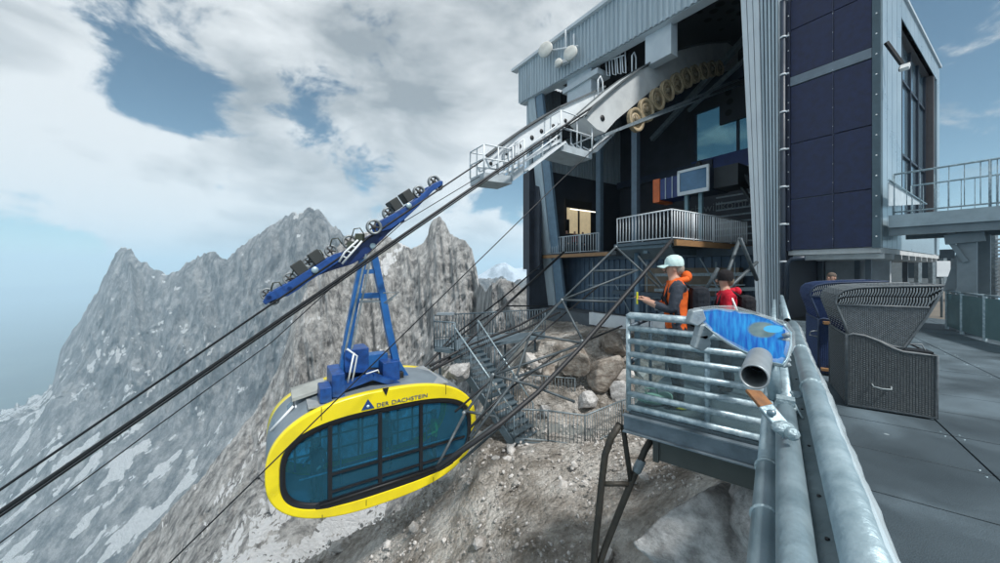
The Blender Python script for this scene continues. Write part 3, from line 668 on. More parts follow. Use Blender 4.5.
for (x, y, r) in [(635.7, 120, 12.2), (646, 110.3, 12), (657.3, 99.6, 11.4), (667.3, 90.8, 10.8), (677, 83.5, 10.5), (686.5, 78, 10), (695, 74, 9), (704, 71, 8.5), (711.5, 69, 8), (719, 68, 7.5)]:
    c = PA(x, y, 9.45); rr = r/F*c.y*.98; m = M()
    m.lathe(c, D1, [(rr*.70, -.07), (rr*.95, -.09), (rr, -.07), (rr*.90, 0), (rr, .07), (rr*.95, .09), (rr*.70, .07), (rr*.70, -.07)], 28); m.lathe(c, D1, [(0, -.02), (rr*.74, -.03), (rr*.74, .03), (0, .02)], 24)
    wobj = m.build('sheave', TAN, sa)
    m = M(); m.lathe(c, D1, [(0, -.12), (rr*.22, -.12), (rr*.26, -.05), (rr*.26, .12), (0, .12)], 14)
    for k in range(6):
        an = k*math.pi/3; e = (D2*math.cos(an)+UP*math.sin(an)); m.beam(c+e*rr*.2, c+e*rr*.72, .09, .05, D1)
    m.lathe(c, D1, [(rr*.40, -.035), (rr*.46, -.035), (rr*.46, .02), (rr*.40, .02)], 24)
    m.build('hub', TAND, wobj)

# ------- service gantry on the far track
ga = root('service_gantry', PA(540, 150, 11.2), 'pale steel service gantry with holes and caged platforms at the track rope end', 'gantry')
aG = 10.9
top = [(486, 157), (500, 146), (520, 132), (540, 119), (560, 108), (580, 99), (604, 88)]; bot = [(490, 167), (503, 160), (523, 150), (543, 138), (563, 126), (584, 116), (607, 104)]
m = M()
for i in range(len(top)-1):
    q = [PA(*top[i], aG), PA(*top[i+1], aG), PA(*bot[i+1], aG), PA(*bot[i], aG)]; m.prism(q, D1*.12); m.prism([p_+D1*.7 for p_ in q], D1*.12)
    m.beam(q[3]+D1*.4, q[2]+D1*.4, .7, .05)
m.build('side_plates', WHITE, ga)
for (x, y, r) in [(491, 163.5, 1.8), (507, 153, 2.2), (519.5, 146, 2.4), (532, 137.5, 2.4), (541.5, 131, 2.2), (553.5, 126, 2.2), (565.5, 120.5, 2)]:
    c = PA(x, y, aG-.01); m = M(); m.lathe(c, D1, [(0, -.01), (r/F*c.y, -.01), (r/F*c.y*1.02, .0)], 14); m.build('lightening_hole', BLACK, ga)
m = M()
for i in range(len(top)-1): m.beam(PA(*top[i], aG)-D1*.03+UP*.05, PA(*top[i+1], aG)-D1*.03+UP*.05, .14, .07)
m.build('rope_track', mat('rope track', (.16, .18, .19), .6, .4), ga)
def cage(bl, br, by0, by1, hh, aa, wd=1.0, nm='caged_platform'):
    """small platform along the gantry between two bearings, with rails all round"""
    p0, p1 = PA(bl, by0, aa), PA(br, by1, aa); m = M()
    m.prism([p0, p1, p1+D1*wd, p0+D1*wd], UP*-.28); o = m.build(nm, mat('platform paint', (.46, .52, .56), .5), ga)
    m = M(); c = [p0, p1, p1+D1*wd, p0+D1*wd]
    for i in range(4):
        for h_ in (hh, hh*.5): m.tube([c[i]+UP*h_, c[(i+1) % 4]+UP*h_], .028, 6)
        m.tube([c[i], c[i]+UP*hh], .032, 6); mid = (c[i]+c[(i+1) % 4])/2; m.tube([mid, mid+UP*hh], .026, 6)
    m.build('guard_rail', WHITE, o)
cage(484, 512, 172, 176, .95, 10.3); cage(513, 524, 173, 165, .95, 10.2, .6); cage(561, 592, 143, 152, 1.25, 9.95, 1.2)
m = M(); m.beam(PA(524, 172, 10.2), PA(561, 144, 10.1), .6, .06); m.tube([PA(524, 150, 10.2), PA(561, 122, 10.1)], .03, 6); m.tube([PA(524, 161, 10.2), PA(561, 133, 10.1)], .03, 6)
for f_ in (.0, .5): m.tube([PA(524+37*f_, 171-28*f_, 10.2), PA(524+37*f_, 150-28*f_, 10.2)], .028, 6)
m.beam(PA(500, 175, 10.6), PA(560, 140, 10.6), .1, .1); m.beam(PA(592, 152, 10), PA(612, 132, 10), .5, .12)
for i in range(5): m.beam(PA(565+i*6, 141+i*2, 10.6), PA(571+i*6, 150, 10.4), .05, .05)
m.build('walkway', WHITE, ga)
# access hoops on the saddle
for (x, y, h_) in [(597, 82, 17), (603, 78, 14)]:
    hp = None
m = M()
for (x, y) in [(598, 100), (632, 74)]:
    p = PA(x, y, 10.7); m.tube([p, p+UP*.9, p+UP*1.1+D2*.15, p+UP*.9+D2*.3, p+D2*.3], .035, 6)
m.beam(PA(592, 106, 10.7), PA(606, 92, 10.7), .3, .05); m.beam(PA(624, 82, 10.7), PA(640, 70, 10.7), .3, .05); m.build('access_hoop', WHITE, ga)

# ------- antennas
an = root('antenna_mast', PB(572, 64, 13.7), 'small white antenna mast rising over the corrugated fascia', 'mast')
m = M(); m.tube([PB(566, 62, 13.75), PB(566, 30, 13.75)], .06, 8); m.tube([PB(574, 60, 13.75), PB(574, 34, 13.75)], .05, 8); m.tube([PB(540, 52, 13.7), PB(578, 46, 13.7)], .05, 6); m.beam(PB(556, 66, 13.7), PB(568, 60, 13.7), .25, .2); m.build('mast_frame', WHITE, an)
for (x, y, r, lb) in [(545.5, 49.5, 7.6, 'left round white antenna dish on the fascia mast'), (570.5, 53, 7.2, 'right round white antenna dish, beside the mast pole'), (558.5, 62.5, 4.0, 'smallest round antenna dish, low between the two bigger ones')]:
    c = PB(x, y, 13.35); rr = r/F*c.y; t_ = root('antenna_dish', c, lb, 'antenna', 'round antennas on the station fascia'); ax = (-D2+(-D1)*.45).normalized()
    m = M(); m.lathe(c, ax, [(0, -.12), (rr*.8, -.1), (rr, -.03), (rr, .05), (rr*.93, .07), (rr*.5, .09), (0, .1)], 28); m.build('radome', mat('radome', (.66, .66, .62), .5), t_)
    m = M(); m.tube([c-ax*.1, c-ax*.38], .06, 8); m.build('bracket', GREY, t_)

# ------------------------------------------------------------------ ROPES
def line_a(p, q, a, s0, s1):
    A_, B_ = PA(*p, a), PA(*q, a); d = B_-A_; return A_+d*s0, A_+d*s1
def rope(name, label, pts, r, group='ropes of the cable car', m_=ROPE):
    m = M(); m.tube(pts, r, 8); o = m.build(name, m_); tag(o, label, 'rope', group); return o
rp = line_a((0, 490), (442, 187.5), 10.55, -3, 1); rope('track_rope', 'upper track rope, the one the blue carriage runs on', [rp[0], PA(442, 187.5, 10.55), PA(483, 160, 10.6), PA(520, 132, 10.8), PA(560, 107, 10.8)], .026)
rp = line_a((0, 512), (500, 168.5), 9.75, -3, 1); rope('track_rope', 'thick lower track rope passing in front of the carriage into the saddle', [rp[0], rp[1], PA(592, 107, 9.75), PA(635, 71.5, 9.75), PA(680, 49, 9.75)], .040)
rp = line_a((0, 516.5), (500, 171), 9.9, -3, 1); rope('track_rope', 'twin rope running just beneath the thick lower track rope', [rp[0], rp[1], PA(600, 105, 9.9)], .022)
rp = line_a((0, 543), (160, 424), 10.6, -1, 1); rope('haul_rope', 'thin haul rope slanting under the track ropes to the carriage', [rp[0], rp[1], PA(272, 342, 10.6), PA(402, 223, 10.6), PA(485, 173, 10.6)], .013)
rp = line_a((170, 563), (560, 181), 9.0, -3, 1); rope('haul_rope', 'thin haul rope crossing in front of the yellow cabin up to the sheaves', [rp[0], rp[1], PA(600, 143, 9.15), PA(628, 124, 9.35)], .016)
# ------------------------------------------------------------------ people (body = one continuous skinned mesh)
def skin_body(name, verts, edges, radii, rootv, parent, mats, picker, fingers=()):
    me = bpy.data.meshes.new(name+'_skel'); me.from_pydata([Vector(v) for v in verts], edges, []); o = bpy.data.objects.new(name+'_skel', me); scene.collection.objects.link(o)
    sk = o.modifiers.new('s', 'SKIN'); ss = o.modifiers.new('u', 'SUBSURF'); ss.levels = 2; ss.render_levels = 2
    if not me.skin_vertices: me.attributes
    for i, r in enumerate(radii):
        me.skin_vertices[0].data[i].radius = (r, r) if isinstance(r, float) else r
        me.skin_vertices[0].data[i].use_root = (i == rootv)
    dg = bpy.context.evaluated_depsgraph_get(); dg.update(); out = bpy.data.meshes.new_from_object(o.evaluated_get(dg)); bpy.data.objects.remove(o)
    out.name = name; n = bpy.data.objects.new(name, out); scene.collection.objects.link(n)
    out.materials.clear()
    for mm in mats: out.materials.append(mm)
    for p in out.polygons: p.material_index = picker(p.center); p.use_smooth = True
    n.parent = parent
    return n
def blobm(name, parts, mt, parent, label=None):
    m = M()
    for c, r, sc in parts: m.ball(c, r, 14, sc)
    org = ORG[parent]; m.v = [Vector(v)+org for v in m.v]
    return m.build(name, mt, parent, label)
def cloth(n, c, c2=None): return mat(n, c, .85, 0, c2, 9, .9, 13, spec=.2)
def person(loc, yaw, h, label, top, legs, hand_pos=None, sleeve=None, head_tilt=0, simple=False, seated=False, group=None, face=True, hair=(.12, .09, .07), bulk=1.):
    """x is the way the person faces, local space; yaw turns it"""
    r = root('person', loc, label, 'person', group); ORG[r] = Vector((0, 0, 0)); r.rotation_euler = (0, 0, yaw); s = h/1.78; r.scale = (s, s, s)
    V = [(0, 0, .95), (.01, 0, 1.12), (.0, 0, 1.32), (.0, 0, 1.44), (.02, 0, 1.50), (.035, 0, 1.565), (.04, 0, 1.645), (.035, 0, 1.70),
         (.0, .19, 1.415), (.0, -.19, 1.415)]
    Rr = [(.155*bulk, .12*bulk), (.15*bulk, .115*bulk), (.17*bulk, .125*bulk), (.12*bulk, .09*bulk), .055, (.075, .07), (.088, .076), (.06, .055), .062*bulk, .062*bulk]
    E = [(0, 1), (1, 2), (2, 3), (3, 4), (4, 5), (5, 6), (6, 7), (3, 8), (3, 9)]
    hp = hand_pos or [(.05, .26, .80), (.05, -.26, .80)]
    for sgn, sh_, h_ in ((1, 8, hp[0]), (-1, 9, hp[1])):
        S = Vector(V[sh_]); Hn = Vector(h_); d = (Hn-S).length; L1 = .29; L2 = .27; 
        d_ = min(d, L1+L2-.01); x = (d_*d_+L1*L1-L2*L2)/(2*d_); hh = math.sqrt(max(.0001, L1*L1-x*x)); dr = (Hn-S).normalized()
        dn = Vector((-.45, sgn*.35, -1)); dn = (dn-dr*dn.dot(dr)).normalized(); el = S+dr*x+dn*hh; wr = S+dr*d_
        i = len(V); V += [tuple(el), tuple(wr)]; Rr += [.046*bulk*bulk, .034*bulk]; E += [(sh_, i), (i, i+1)]
        fd = (wr-el).normalized(); side = fd.cross(UP).normalized()
        pl = wr+fd*.05; V.append(tuple(pl)); Rr.append((.036, .028)); E.append((i+1, i+2))
        if not simple:
            for k in range(4):
                b0 = pl+fd*.03+side*(k-1.5)*.020; ln = (.065, .078, .072, .055)[k]; j = len(V)
                V += [tuple(b0), tuple(b0+fd*ln*.55-UP*.006), tuple(b0+fd*ln*.8-UP*.03)]; Rr += [.0095, .0085, .007]; E += [(i+2, j), (j, j+1), (j+1, j+2)]
            j = len(V); V += [tuple(wr+fd*.03+side*.035*sgn), tuple(wr+fd*.075+side*.045*sgn+UP*.015)]; Rr += [.012, .009]; E += [(i+1, j), (j, j+1)]
    for sgn in (1, -1):
        i = len(V)
        if seated: V += [(.03, sgn*.1, .90), (.42, sgn*.12, .88), (.44, sgn*.12, .42), (.46, sgn*.12, .06), (.58, sgn*.13, .03)]
        else: V += [(0, sgn*.10, .86), (.03, sgn*.11, .50), (-.02, sgn*.115, .26), (-.03, sgn*.12, .07), (.12, sgn*.135, .035)]
        Rr += [.10, .066, .058, .045, .04]; E += [(0, i), (i, i+1), (i+1, i+2), (i+2, i+3), (i+3, i+4)]
    shoe = cloth('dark shoe', (.03, .03, .03))
    mats = [SKIN, top, legs, sleeve or top, shoe]
    wrists = [Vector(h_) for h_ in hp]
    def pick(c):
        if c.z > 1.475 and abs(c.y) < .11 and c.x > -.12: return 0
        for k, w_ in enumerate(hp):
            wv = Vector(w_)
            if (c-wv).length < .14 and (c.x > wv.x-.06 if hand_pos else c.z < wv.z+.03): return 0
        if c.z < .10: return 4
        if c.z < .93 and abs(c.y) < .22: return 2
        if abs(c.y) > .175 or (c.x > .17): return 3
        return 1
    skin_body('body', V, E, Rr, 0, r, mats, pick)
    if face:
        blobm('nose', [((.128, 0, 1.610), .018, (1, .8, 1.4))], SKIN, r); blobm('ear', [((.03, .078, 1.610), .026, (.8, .4, 1.2))], SKIN, r); blobm('ear', [((.03, -.078, 1.610), .026, (.8, .4, 1.2))], SKIN, r)
        em = mat('eye', (.05, .04, .035), .3)
        for s_ in (1, -1): blobm('eye', [((.115, s_*.033, 1.630), .012, (.6, 1, .8))], em, r)
        blobm('mouth', [((.117, 0, 1.560), .022, (.4, 1.1, .3))], mat('lips', (.40, .17, .14), .5), r)
        hm = mat('hair %.2f' % hair[0], hair, .8, 0, None, 60, .5, 90); blobm('hair', [((.012, 0, 1.665), .098, (1, .9, .86)), ((-.03, 0, 1.615), .075, (.8, 1.0, 1.1))], hm, r)
    return r
def add_cap(r, col, brim=True, knit=False):
    mt = cloth('cap %.2f' % col[0], col); m = M(); c = Vector((.02, 0, 1.67)); 
    m.lathe(c, UP, [(.103, -.03 if not knit else -.055), (.106, 0), (.10, .045), (.078, .082), (.04, .103), (0, .108)], 20)
    if brim:
        vs = []; 
        for i in range(9):
            t_ = -1.05+i*2.1/8; vs.append(Vector((.02+.10*math.cos(t_), .10*math.sin(t_), 1.655))); 
        outer = [Vector((.02+.10+.085*math.cos((i-4)/4*1.35), .082*math.sin((i-4)/4*1.35), 1.637-.006*abs(i-4))) for i in range(9)]
        m.add(vs+outer+[v+UP*.006 for v in vs+outer], [(i, i+1, i+10, i+9) for i in range(8)]+[(i+18, i+27, i+28, i+19) for i in range(8)]+[(i+9, i+10, i+28, i+27) for i in range(8)], True)
    m.build('knit_hat' if knit else 'cap', mt, r)
def add_pack(r, col, patch=None):
    mt = cloth('backpack %.2f' % col[0], col); m = M()
    m.box((-.235, 0, 1.17), (.10, .145, .24)); o = m.build('backpack', mt, r, bevel=.07)
    m = M(); m.box((-.345, 0, 1.07), (.035, .11, .10)); m.build('pack_pocket', mt, o, bevel=.03)
    m = M()
    for s_ in (1, -1): m.tube([(-.13, s_*.10, 1.40), (-.04, s_*.115, 1.47), (.08, s_*.125, 1.42), (.135, s_*.125, 1.26), (.05, s_*.16, 1.05), (-.14, s_*.14, 1.0)], .018, 6)
    m.build('shoulder_strap', mt, o)
    if patch:
        m = M(); m.ball((-.27, -.15, 1.12), .045, 10, (1, .3, .9)); m.ball((-.30, .15, 1.12), .045, 10, (1, .3, .9)); m.build('pack_badge', cloth('white badge', (.75, .77, .78)), o)
    return o
# ------------------------------------------------------------------ CABLE CAR
cc = root('cable_car', PA(375, 250, 10.8), 'yellow and grey cable car cabin hanging from a blue wheeled carriage', 'cable car')
aC = 10.55
def plate(pts, a_, th): m = M(); return m.prism([PA(x, y, a_) for x, y in pts], D1*th)
left = [(262.6, 302), (267, 294), (278, 288.5), (291, 281), (305, 272), (320, 263), (334, 254), (341, 252), (339, 262), (322, 273), (308, 282), (298, 290), (288, 296), (279, 298), (271, 301.5), (265.5, 305)]
right = [(376, 224), (385, 218), (405, 207), (419, 197), (433, 183.5), (440, 180.5), (442.5, 184.5), (433, 191), (419, 206), (405, 219), (390.5, 229), (379, 232)]
mid = [(315, 277), (329, 262), (341, 253.5), (354, 245), (371, 235), (382, 229), (396, 221), (408, 214.5), (400, 224), (390.5, 232), (379, 243), (371, 251.5), (362, 259), (352, 264.5), (340, 268), (329, 271.5)]
DBLUE = mat('dark blue paint', (.006, .03, .14), .4)
for (sh_, mt, nm, o_) in ((left, BLUE, 'lower_truck', 0), (right, BLUE, 'upper_truck', 0), (mid, DBLUE, 'main_beam', .12)):
    m = M()
    for k in (0, 1): m.prism([PA(x, y, aC)+D1*(o_+k*(.62-2*o_)) for x, y in sh_], D1*.06)
    c_ = [PA(x, y, aC) for x, y in sh_]; n2 = len(c_)
    for i in range(1, n2//2, 2): m.beam(((c_[i]+c_[-i-1])/2)+D1*o_, ((c_[i]+c_[-i-1])/2)+D1*(.62-o_), .12, .12)
    m.build(nm, mt, cc, bevel=.012)
WH = mat('carriage wheel', (.30, .33, .34), .5, .5, (.18, .2, .21), 12); TYR = mat('wheel liner', (.05, .05, .05), .6)
for (x, y, r) in [(267, 294, 6), (289.6, 278.5, 6), (308.5, 262, 5.5), (331, 251, 6), (349.5, 242, 7), (374, 227, 7.6), (388.5, 213.5, 6.2), (419, 192, 6.2), (434, 182, 6.4), (274, 300, 5), (438.5, 186.5, 4.2), (356, 247.5, 6)]:
    q = PA(x, y, aC-.1 if (x, y) == (374, 227) else aC+.24); rr = r/F*q.y
    m = M(); m.lathe(q, D1, [(rr*.72, -.05), (rr, -.06), (rr*.88, 0), (rr, .06), (rr*.72, .05), (rr*.72, -.05)], 24); wo_ = m.build('wheel', WH, cc)
    m = M(); m.lathe(q, D1, [(0, -.06), (rr*.25, -.07), (rr*.3, -.02), (rr*.3, .02), (rr*.25, .07), (0, .06)], 12)
    for k in range(5): e = D2*math.cos(k*1.257)+UP*math.sin(k*1.257); m.beam(q+e*rr*.2, q+e*rr*.75, .04, .07, D1)
    m.build('hub', TYR, wo_)
for (x, y) in [(299.6, 268), (316.5, 257), (396, 204), (408.5, 195.5)]:
    q = PA(x, y, aC+.1); ax = (D2*.80+UP*.60); nn = ax.cross(D1).normalized(); m = M(); m.box(q+D1*.2, (.15, .24, .17), (ax.normalized(), D1, nn)); m.build('brake_housing', mat('brake housing', (.035, .04, .04), .6), cc, bevel=.02)
for (x, y, a_) in [(315, 270, aC-.03), (373, 246, aC+.09), (409, 205.5, aC-.03)]:
    q = PA(x, y, a_); m = M(); m.lathe(q, D1, [(0, -.02), (.075, -.02), (.09, .0), (.09, .04)], 16); m.build('pivot_pin', mat('pin cap', (.45, .6, .68), .4, .4), cc)
m = M(); m.tube([PA(339, 262, aC-.02), PA(345, 252, aC-.02), PA(358, 240, aC-.02)], .03, 6); m.tube([PA(342, 264, aC-.02), PA(362, 241, aC-.02)], .03, 6)
for i in range(3): m.tube([PA(342+i*5, 256-i*5, aC-.02), PA(347+i*5, 258-i*5, aC-.02)], .022, 6)
m.build('service_ladder', WHITE, cc)
m = M(); 
for (x, y) in [(352, 236), (330, 246), (312, 258), (271, 290), (292, 275)]: m.tube([PA(x, y, aC+.1), PA(x+2, y-7, aC+.1), PA(x+8, y-8, aC+.1), PA(x+12, y-2, aC+.1)], .018, 6)
for (x, y) in [(352, 246), (360, 238)]: m.box(PA(x, y, aC+.1), (.1, .1, .12))
m.build('hose_loops', mat('hydraulic hose', (.05, .06, .04), .5), cc)
# hanger legs
HB = mat('hanger blue', (.02, .13, .38), .42, 0, (.012, .09, .29), 3)
def hang(pts, w, a_=10.8, mt=HB, nm='hanger_leg', d=.22):
    m = M(); pp = [PA(x, y, a_) for x, y in pts]
    for p, q in zip(pp[:-1], pp[1:]): m.beam(p, q, d, w, D2)
    return m.build(nm, mt, cc)
hang([(363, 258), (348.5, 335), (343.5, 365), (340.5, 392)], .20); hang([(373.5, 255), (381.5, 292), (388.5, 330), (396, 362), (411, 386)], .19)
hang([(364, 272), (376, 271)], .13, nm='cross_bar', d=.15); hang([(357.5, 296), (383, 295)], .16, nm='cross_bar', d=.15)
hang([(371, 257), (351, 352)], .05, 10.55, GALVD, 'hanger_ladder', .05); hang([(366, 254), (345, 352)], .05, 10.55, GALVD, 'hanger_ladder', .05)
m = M(); p0, p1 = PA(358, 302, 10.7), PA(384, 301, 10.7); m.prism([p0, p1, p1+D1*.5+D2*.4, p0+D1*.5], UP*-.03)
m.tube([PA(384, 303, 10.7), PA(399, 292, 10.7), PA(383, 293, 10.7)], .025, 6); m.tube([PA(397, 294, 10.7), PA(386, 304, 10.7)], .02, 6); m.build('hanger_step', GALVD, cc)
# cradle on the roof
def cbox(x0, x1, y0, y1, a0_, a1_, mt, nm, bev=.02):
    p0, p1 = PA(x0, y1, a0_), PA(x1, y1, a0_); z1_ = PA((x0+x1)/2, y0, a0_).z; m = M(); m.prism([p0, p1, Vector((p1.x, p1.y, z1_)), Vector((p0.x, p0.y, z1_))], D1*(a1_-a0_)); return m.build(nm, mt, cc, bevel=bev)
cbox(345, 369, 349, 373, 10.5, 11.2, BLUE, 'cradle_box'); cbox(368, 388, 354, 368, 10.9, 11.3, HB, 'cradle_box'); cbox(383, 400, 362, 384, 10.4, 11.3, BLUE, 'cradle_box'); cbox(332, 345, 374, 398, 10.1, 11.2, BLUE, 'cradle_box'); cbox(320, 332, 388, 404, 10.0, 10.6, BLUE, 'winch_box')
hang([(340, 388), (372, 376), (412, 388)], .15, 10.35, BLUE, 'cradle_beam', .3); hang([(344, 374), (398, 368)], .15, 11.1, BLUE, 'cradle_beam', .3)
cbox(352, 404, 376, 392, 10.5, 11.6, BLACK, 'roof_machinery')
m = M(); m.tube([PA(347, 349, 10.3), PA(357, 356, 10.3), PA(351, 388, 10.3)], .028, 6); m.tube([PA(354, 353, 10.3), PA(347, 387, 10.3)], .028, 6); m.tube([PA(366, 374, 10.2), PA(378, 370, 10.2), PA(379, 373, 10.2)], .02, 6); m.build('roof_handrail', WHITE, cc)
# cabin shell
cb0, cz0, hb_, hz_ = 2.60, -4.85, 2.80, 1.56
def ring(a_, fb=1., fz=1., n=72, ex=2.7, cz=cz0, cut=None):
    out = []; cbx = cb0+(.06 if cz != cz0 else 0)
    for i in range(n):
        t_ = 2*math.pi*i/n; c_, s_ = math.cos(t_), math.sin(t_)
        x = hb_*fb*math.copysign(abs(c_)**(2/ex), c_); z = hz_*fz*math.copysign(abs(s_)**(2/ex), s_)
        out.append(AB(a_, cbx+x, cz+z))
    return out
def loft(rings, m, close=True):
    n = len(rings[0]); vs = [p for r_ in rings for p in r_]; fs = []
    for i in range(len(rings)-1):
        for j in range(n): fs.append((i*n+j, i*n+(j+1) % n, (i+1)*n+(j+1) % n, (i+1)*n+j))
    return m.add(vs, fs, True)
NN = 96; RX = 2.5
wfb, wfz, wcz = .925, .755, cz0-.09
m = loft([ring(10.05, .985, .985, NN, RX), ring(9.95, 1.0, 1.0, NN, RX), ring(9.82, 1.0, 1.0, NN, RX), ring(9.792, .995, .99, NN, RX), ring(9.785, .985, .975, NN, RX)], M())
m.sm = [True]*len(m.sm); m2 = loft([ring(9.785, .985, .975, NN, RX), ring(9.79, wfb, wfz, NN, 3.1, wcz)], M()); m.add(m2.v, m2.f, False)
m2 = loft([ring(9.79, wfb, wfz, NN, 3.1, wcz), ring(9.84, wfb*.985, wfz*.98, NN, 3.1, wcz)], M()); m.add(m2.v, m2.f, False)
rg = m.build('yellow_ring', YEL, cc)
m = loft([ring(12.0, .985, .985, NN), ring(12.2, 1., 1., NN), ring(12.25, .97, .96, NN), ring(12.25, wfb, wfz, NN, 3.1, wcz), ring(12.2, wfb*.985, wfz*.98, NN, 3.1, wcz)], M()); m.build('yellow_ring', YEL, cc)
SH = mat('cabin shell grey', (.22, .27, .31), .4, .3, (.17, .21, .25), 2)
m = loft([ring(10.04, .98, .98, NN, RX), ring(10.25, .99, 1.0, NN, 2.55), ring(10.6, 1.0, 1.03, NN), ring(11.4, 1.0, 1.03, NN), ring(12.0, .985, .985, NN)], M()); shl = m.build('cabin_shell', SH, cc)
# end hatch window on the grey end
q = PA(283.5, 415, 10.9); m = M(); ax = (UP*.72+D2*.69).normalized(); nn = (D1.cross(ax)).normalized()
m.box(q, (.34, .30, .03), (ax, D1, nn)); m.build('end_window', mat('end window', (.06, .10, .14), .15), shl); m = M(); m.tube([q+ax*.36-D1*.33-nn*.05, q-ax*.36-D1*.33-nn*.05], .035, 8); m.tube([q+ax*.36-D1*.33+nn*.04, q+ax*.36+D1*.33+nn*.04], .03, 8); m.build('end_window_frame', WHITE, shl)
# roof plates
m = M()
for (x0, y0, x1, y1, w_) in [(292, 399, 327, 387, 1.0), (370, 378, 400, 374, 1.1), (402, 377, 440, 382, .9)]:
    p0, p1 = PA(x0, y0, 10.6), PA(x1, y1, 10.6); m.prism([p0, p1, p1+D1*w_, p0+D1*w_], UP*-.08)
m.build('roof_plate', mat('roof plate', (.36, .38, .36), .6), cc)
# glass: near and far side, with mullions
wr = ring(9.86, wfb*.985, wfz*.98, NN, 3.1, wcz); m = M(); m.add(wr, [tuple(range(NN))]); gl = m.build('side_window', TINT, cc, recalc=False)
wr = ring(12.18, wfb*.985, wfz*.98, NN, 3.1, wcz); m = M(); m.add(wr, [tuple(range(NN))]); m.build('side_window', TINT, cc, recalc=False)
# black surround, inside the yellow opening
BLKF = mat('black frame', (.012, .014, .018), .35)
def winframe(a_, nm='window_surround'):
    m = loft([ring(a_-.012, wfb*.992, wfz*.992, NN, 3.1, wcz), ring(a_-.02, wfb*.945, wfz*.87, NN, 3.1, wcz), ring(a_+.02, wfb*.945, wfz*.87, NN, 3.1, wcz)], M())
    def zr(b): x = abs(b-cb0-.06)/(hb_*wfb*.955); return hz_*wfz*.90*max(0, 1-min(1, x)**3.1)**(1/3.1)
    for b_ in [1.18, 2.42, 3.58] if True else []: z_ = zr(b_); m.abox(a_-.03, a_+.03, b_-.05, b_+.05, wcz-z_, wcz+z_)
    for b0_, b1_, z_ in [(1.18, 5.0, -.28), (1.18, 4.9, -.72)]: m.abox(a_-.02, a_+.02, b0_, b1_, wcz+z_-.03, wcz+z_+.03)
    m.abox(a_-.03, a_+.03, .85, 4.6, wcz-hz_*wfz*.93, wcz-hz_*wfz*.76)
    return m.build(nm, BLKF, cc)
winframe(9.83)
m = M()
for b_ in [.5, .95, 1.18, 1.7, 2.3, 2.42, 3.0, 3.58, 4.1]: m.abox(12.1, 12.15, b_-.03, b_+.03, wcz-1.1, wcz+1.05)
for z_ in (-.25, .35, -.7): m.abox(12.1, 12.15, .1, 5.0, wcz+z_-.025, wcz+z_+.025)
m.build('inner_window_bars', BLKF, cc)
m = M(); m.abox(9.95, 12.1, .9, 4.4, cz0-1.40, cz0-1.34); m.build('cabin_floor', mat('cabin floor', (.06, .07, .08), .7), cc)
m = M(); m.abox(9.95, 12.1, .7, 4.5, cz0+1.36, cz0+1.40); m.build('cabin_ceiling', mat('cabin ceiling', (.3, .33, .35), .7), cc)
m = M(); m.tube([AB(9.95, .5, cz0-.35), AB(9.95, 4.8, cz0-.35)], .022, 8)
for b_ in (1.6, 3.0, 4.2): m.tube([AB(11, b_, cz0-1.34), AB(11, b_, cz0+1.36)], .02, 8)
m.build('grab_rail', GALVN, cc)
m = M(); m.tube([AB(9.77, .95, wcz-hz_*wfz*.80), AB(9.77, 4.3, wcz-hz_*wfz*.80)], .03, 8); m.build('rub_rail', BLACK, cc)
# notch in the ring, emblem and lettering
q = PA(386, 391.5, 9.78); m = M(); m.prism([q+D2*.08+UP*.10, q-D2*.10+UP*.10, q-UP*.12], -D1*.012); m.build('ring_notch', BLACK, rg)
RA = Matrix((D2, UP, -D1)).transposed()
LB = mat('emblem blue', (.01, .05, .20), .5)
c0_ = PA(368, 405.5, 9.775); up_ = UP
m = M(); m.prism([c0_+D2*.17-UP*.10, c0_+UP*.17, c0_-D2*.17-UP*.10], -D1*.006); em = m.build('triangle_emblem', LB, rg)
m = M(); m.lathe(c0_-D1*.008-UP*.02, D1, [(0, -.004), (.038, -.004), (.038, .0)], 16); m.build('emblem_dot', mat('pale dot', (.6, .8, .85), .5), em)
for word, xa, xb in (('DER', 376.5, 388.5), ('DACHSTEIN', 391.5, 427)):
    p0 = PA(xa, 407.5+(376.5-xa)*.105, 9.772); p0.z = PA(376.5, 407.5, 9.772).z; tx_ = text(word, .155, p0, RA, LB, 'cabin_lettering', rg, .002)
    ds_ = [v.co.dot(D2) for v in tx_.data.vertices]; w_ = max(ds_)-min(ds_); b0_ = min(ds_); want = bat(xb, 9.78)-bat(xa, 9.78)
    for v in tx_.data.vertices: t_ = v.co.dot(D2)-b0_; v.co += D2*(t_*(want/w_-1))
SEAM = mat('panel joint', (.10, .085, .01), .6)
for b_ in (1.0, 2.05, 3.95): m = M(); m.abox(9.776, 9.784, b_-.008, b_+.008, cz0-1.44, wcz-hz_*wfz-.02); m.build('panel_seam', SEAM, rg)
for b_ in (.98, 4.35): m = M(); m.abox(9.776, 9.784, b_-.008, b_+.008, wcz+hz_*wfz+.0, cz0+1.42); m.build('panel_seam', SEAM, rg)
# riders
gy = cloth('hi-vis jacket', (.35, .55, .05)); dk = cloth('dark jacket', (.03, .035, .045)); dt = cloth('dark trousers', (.025, .028, .035)); gr_ = cloth('grey fleece', (.12, .13, .15))
def inside(b_, a_, yaw, lab, top): 
    return person(tuple(AB(a_, b_, cz0-1.34)), yaw, 1.75, lab, top, dt, simple=True, hand_pos=[(.2, .25, 1.05), (.2, -.25, 1.05)])
inside(4.3, 10.6, R(200), 'passenger in yellow-green jacket at the upper end of the cabin', gy)
inside(.95, 10.5, R(250), 'passenger in dark clothes at the lower end of the cabin', dk)
inside(3.0, 11.3, R(90), 'passenger in grey fleece in the middle of the cabin', gr_)
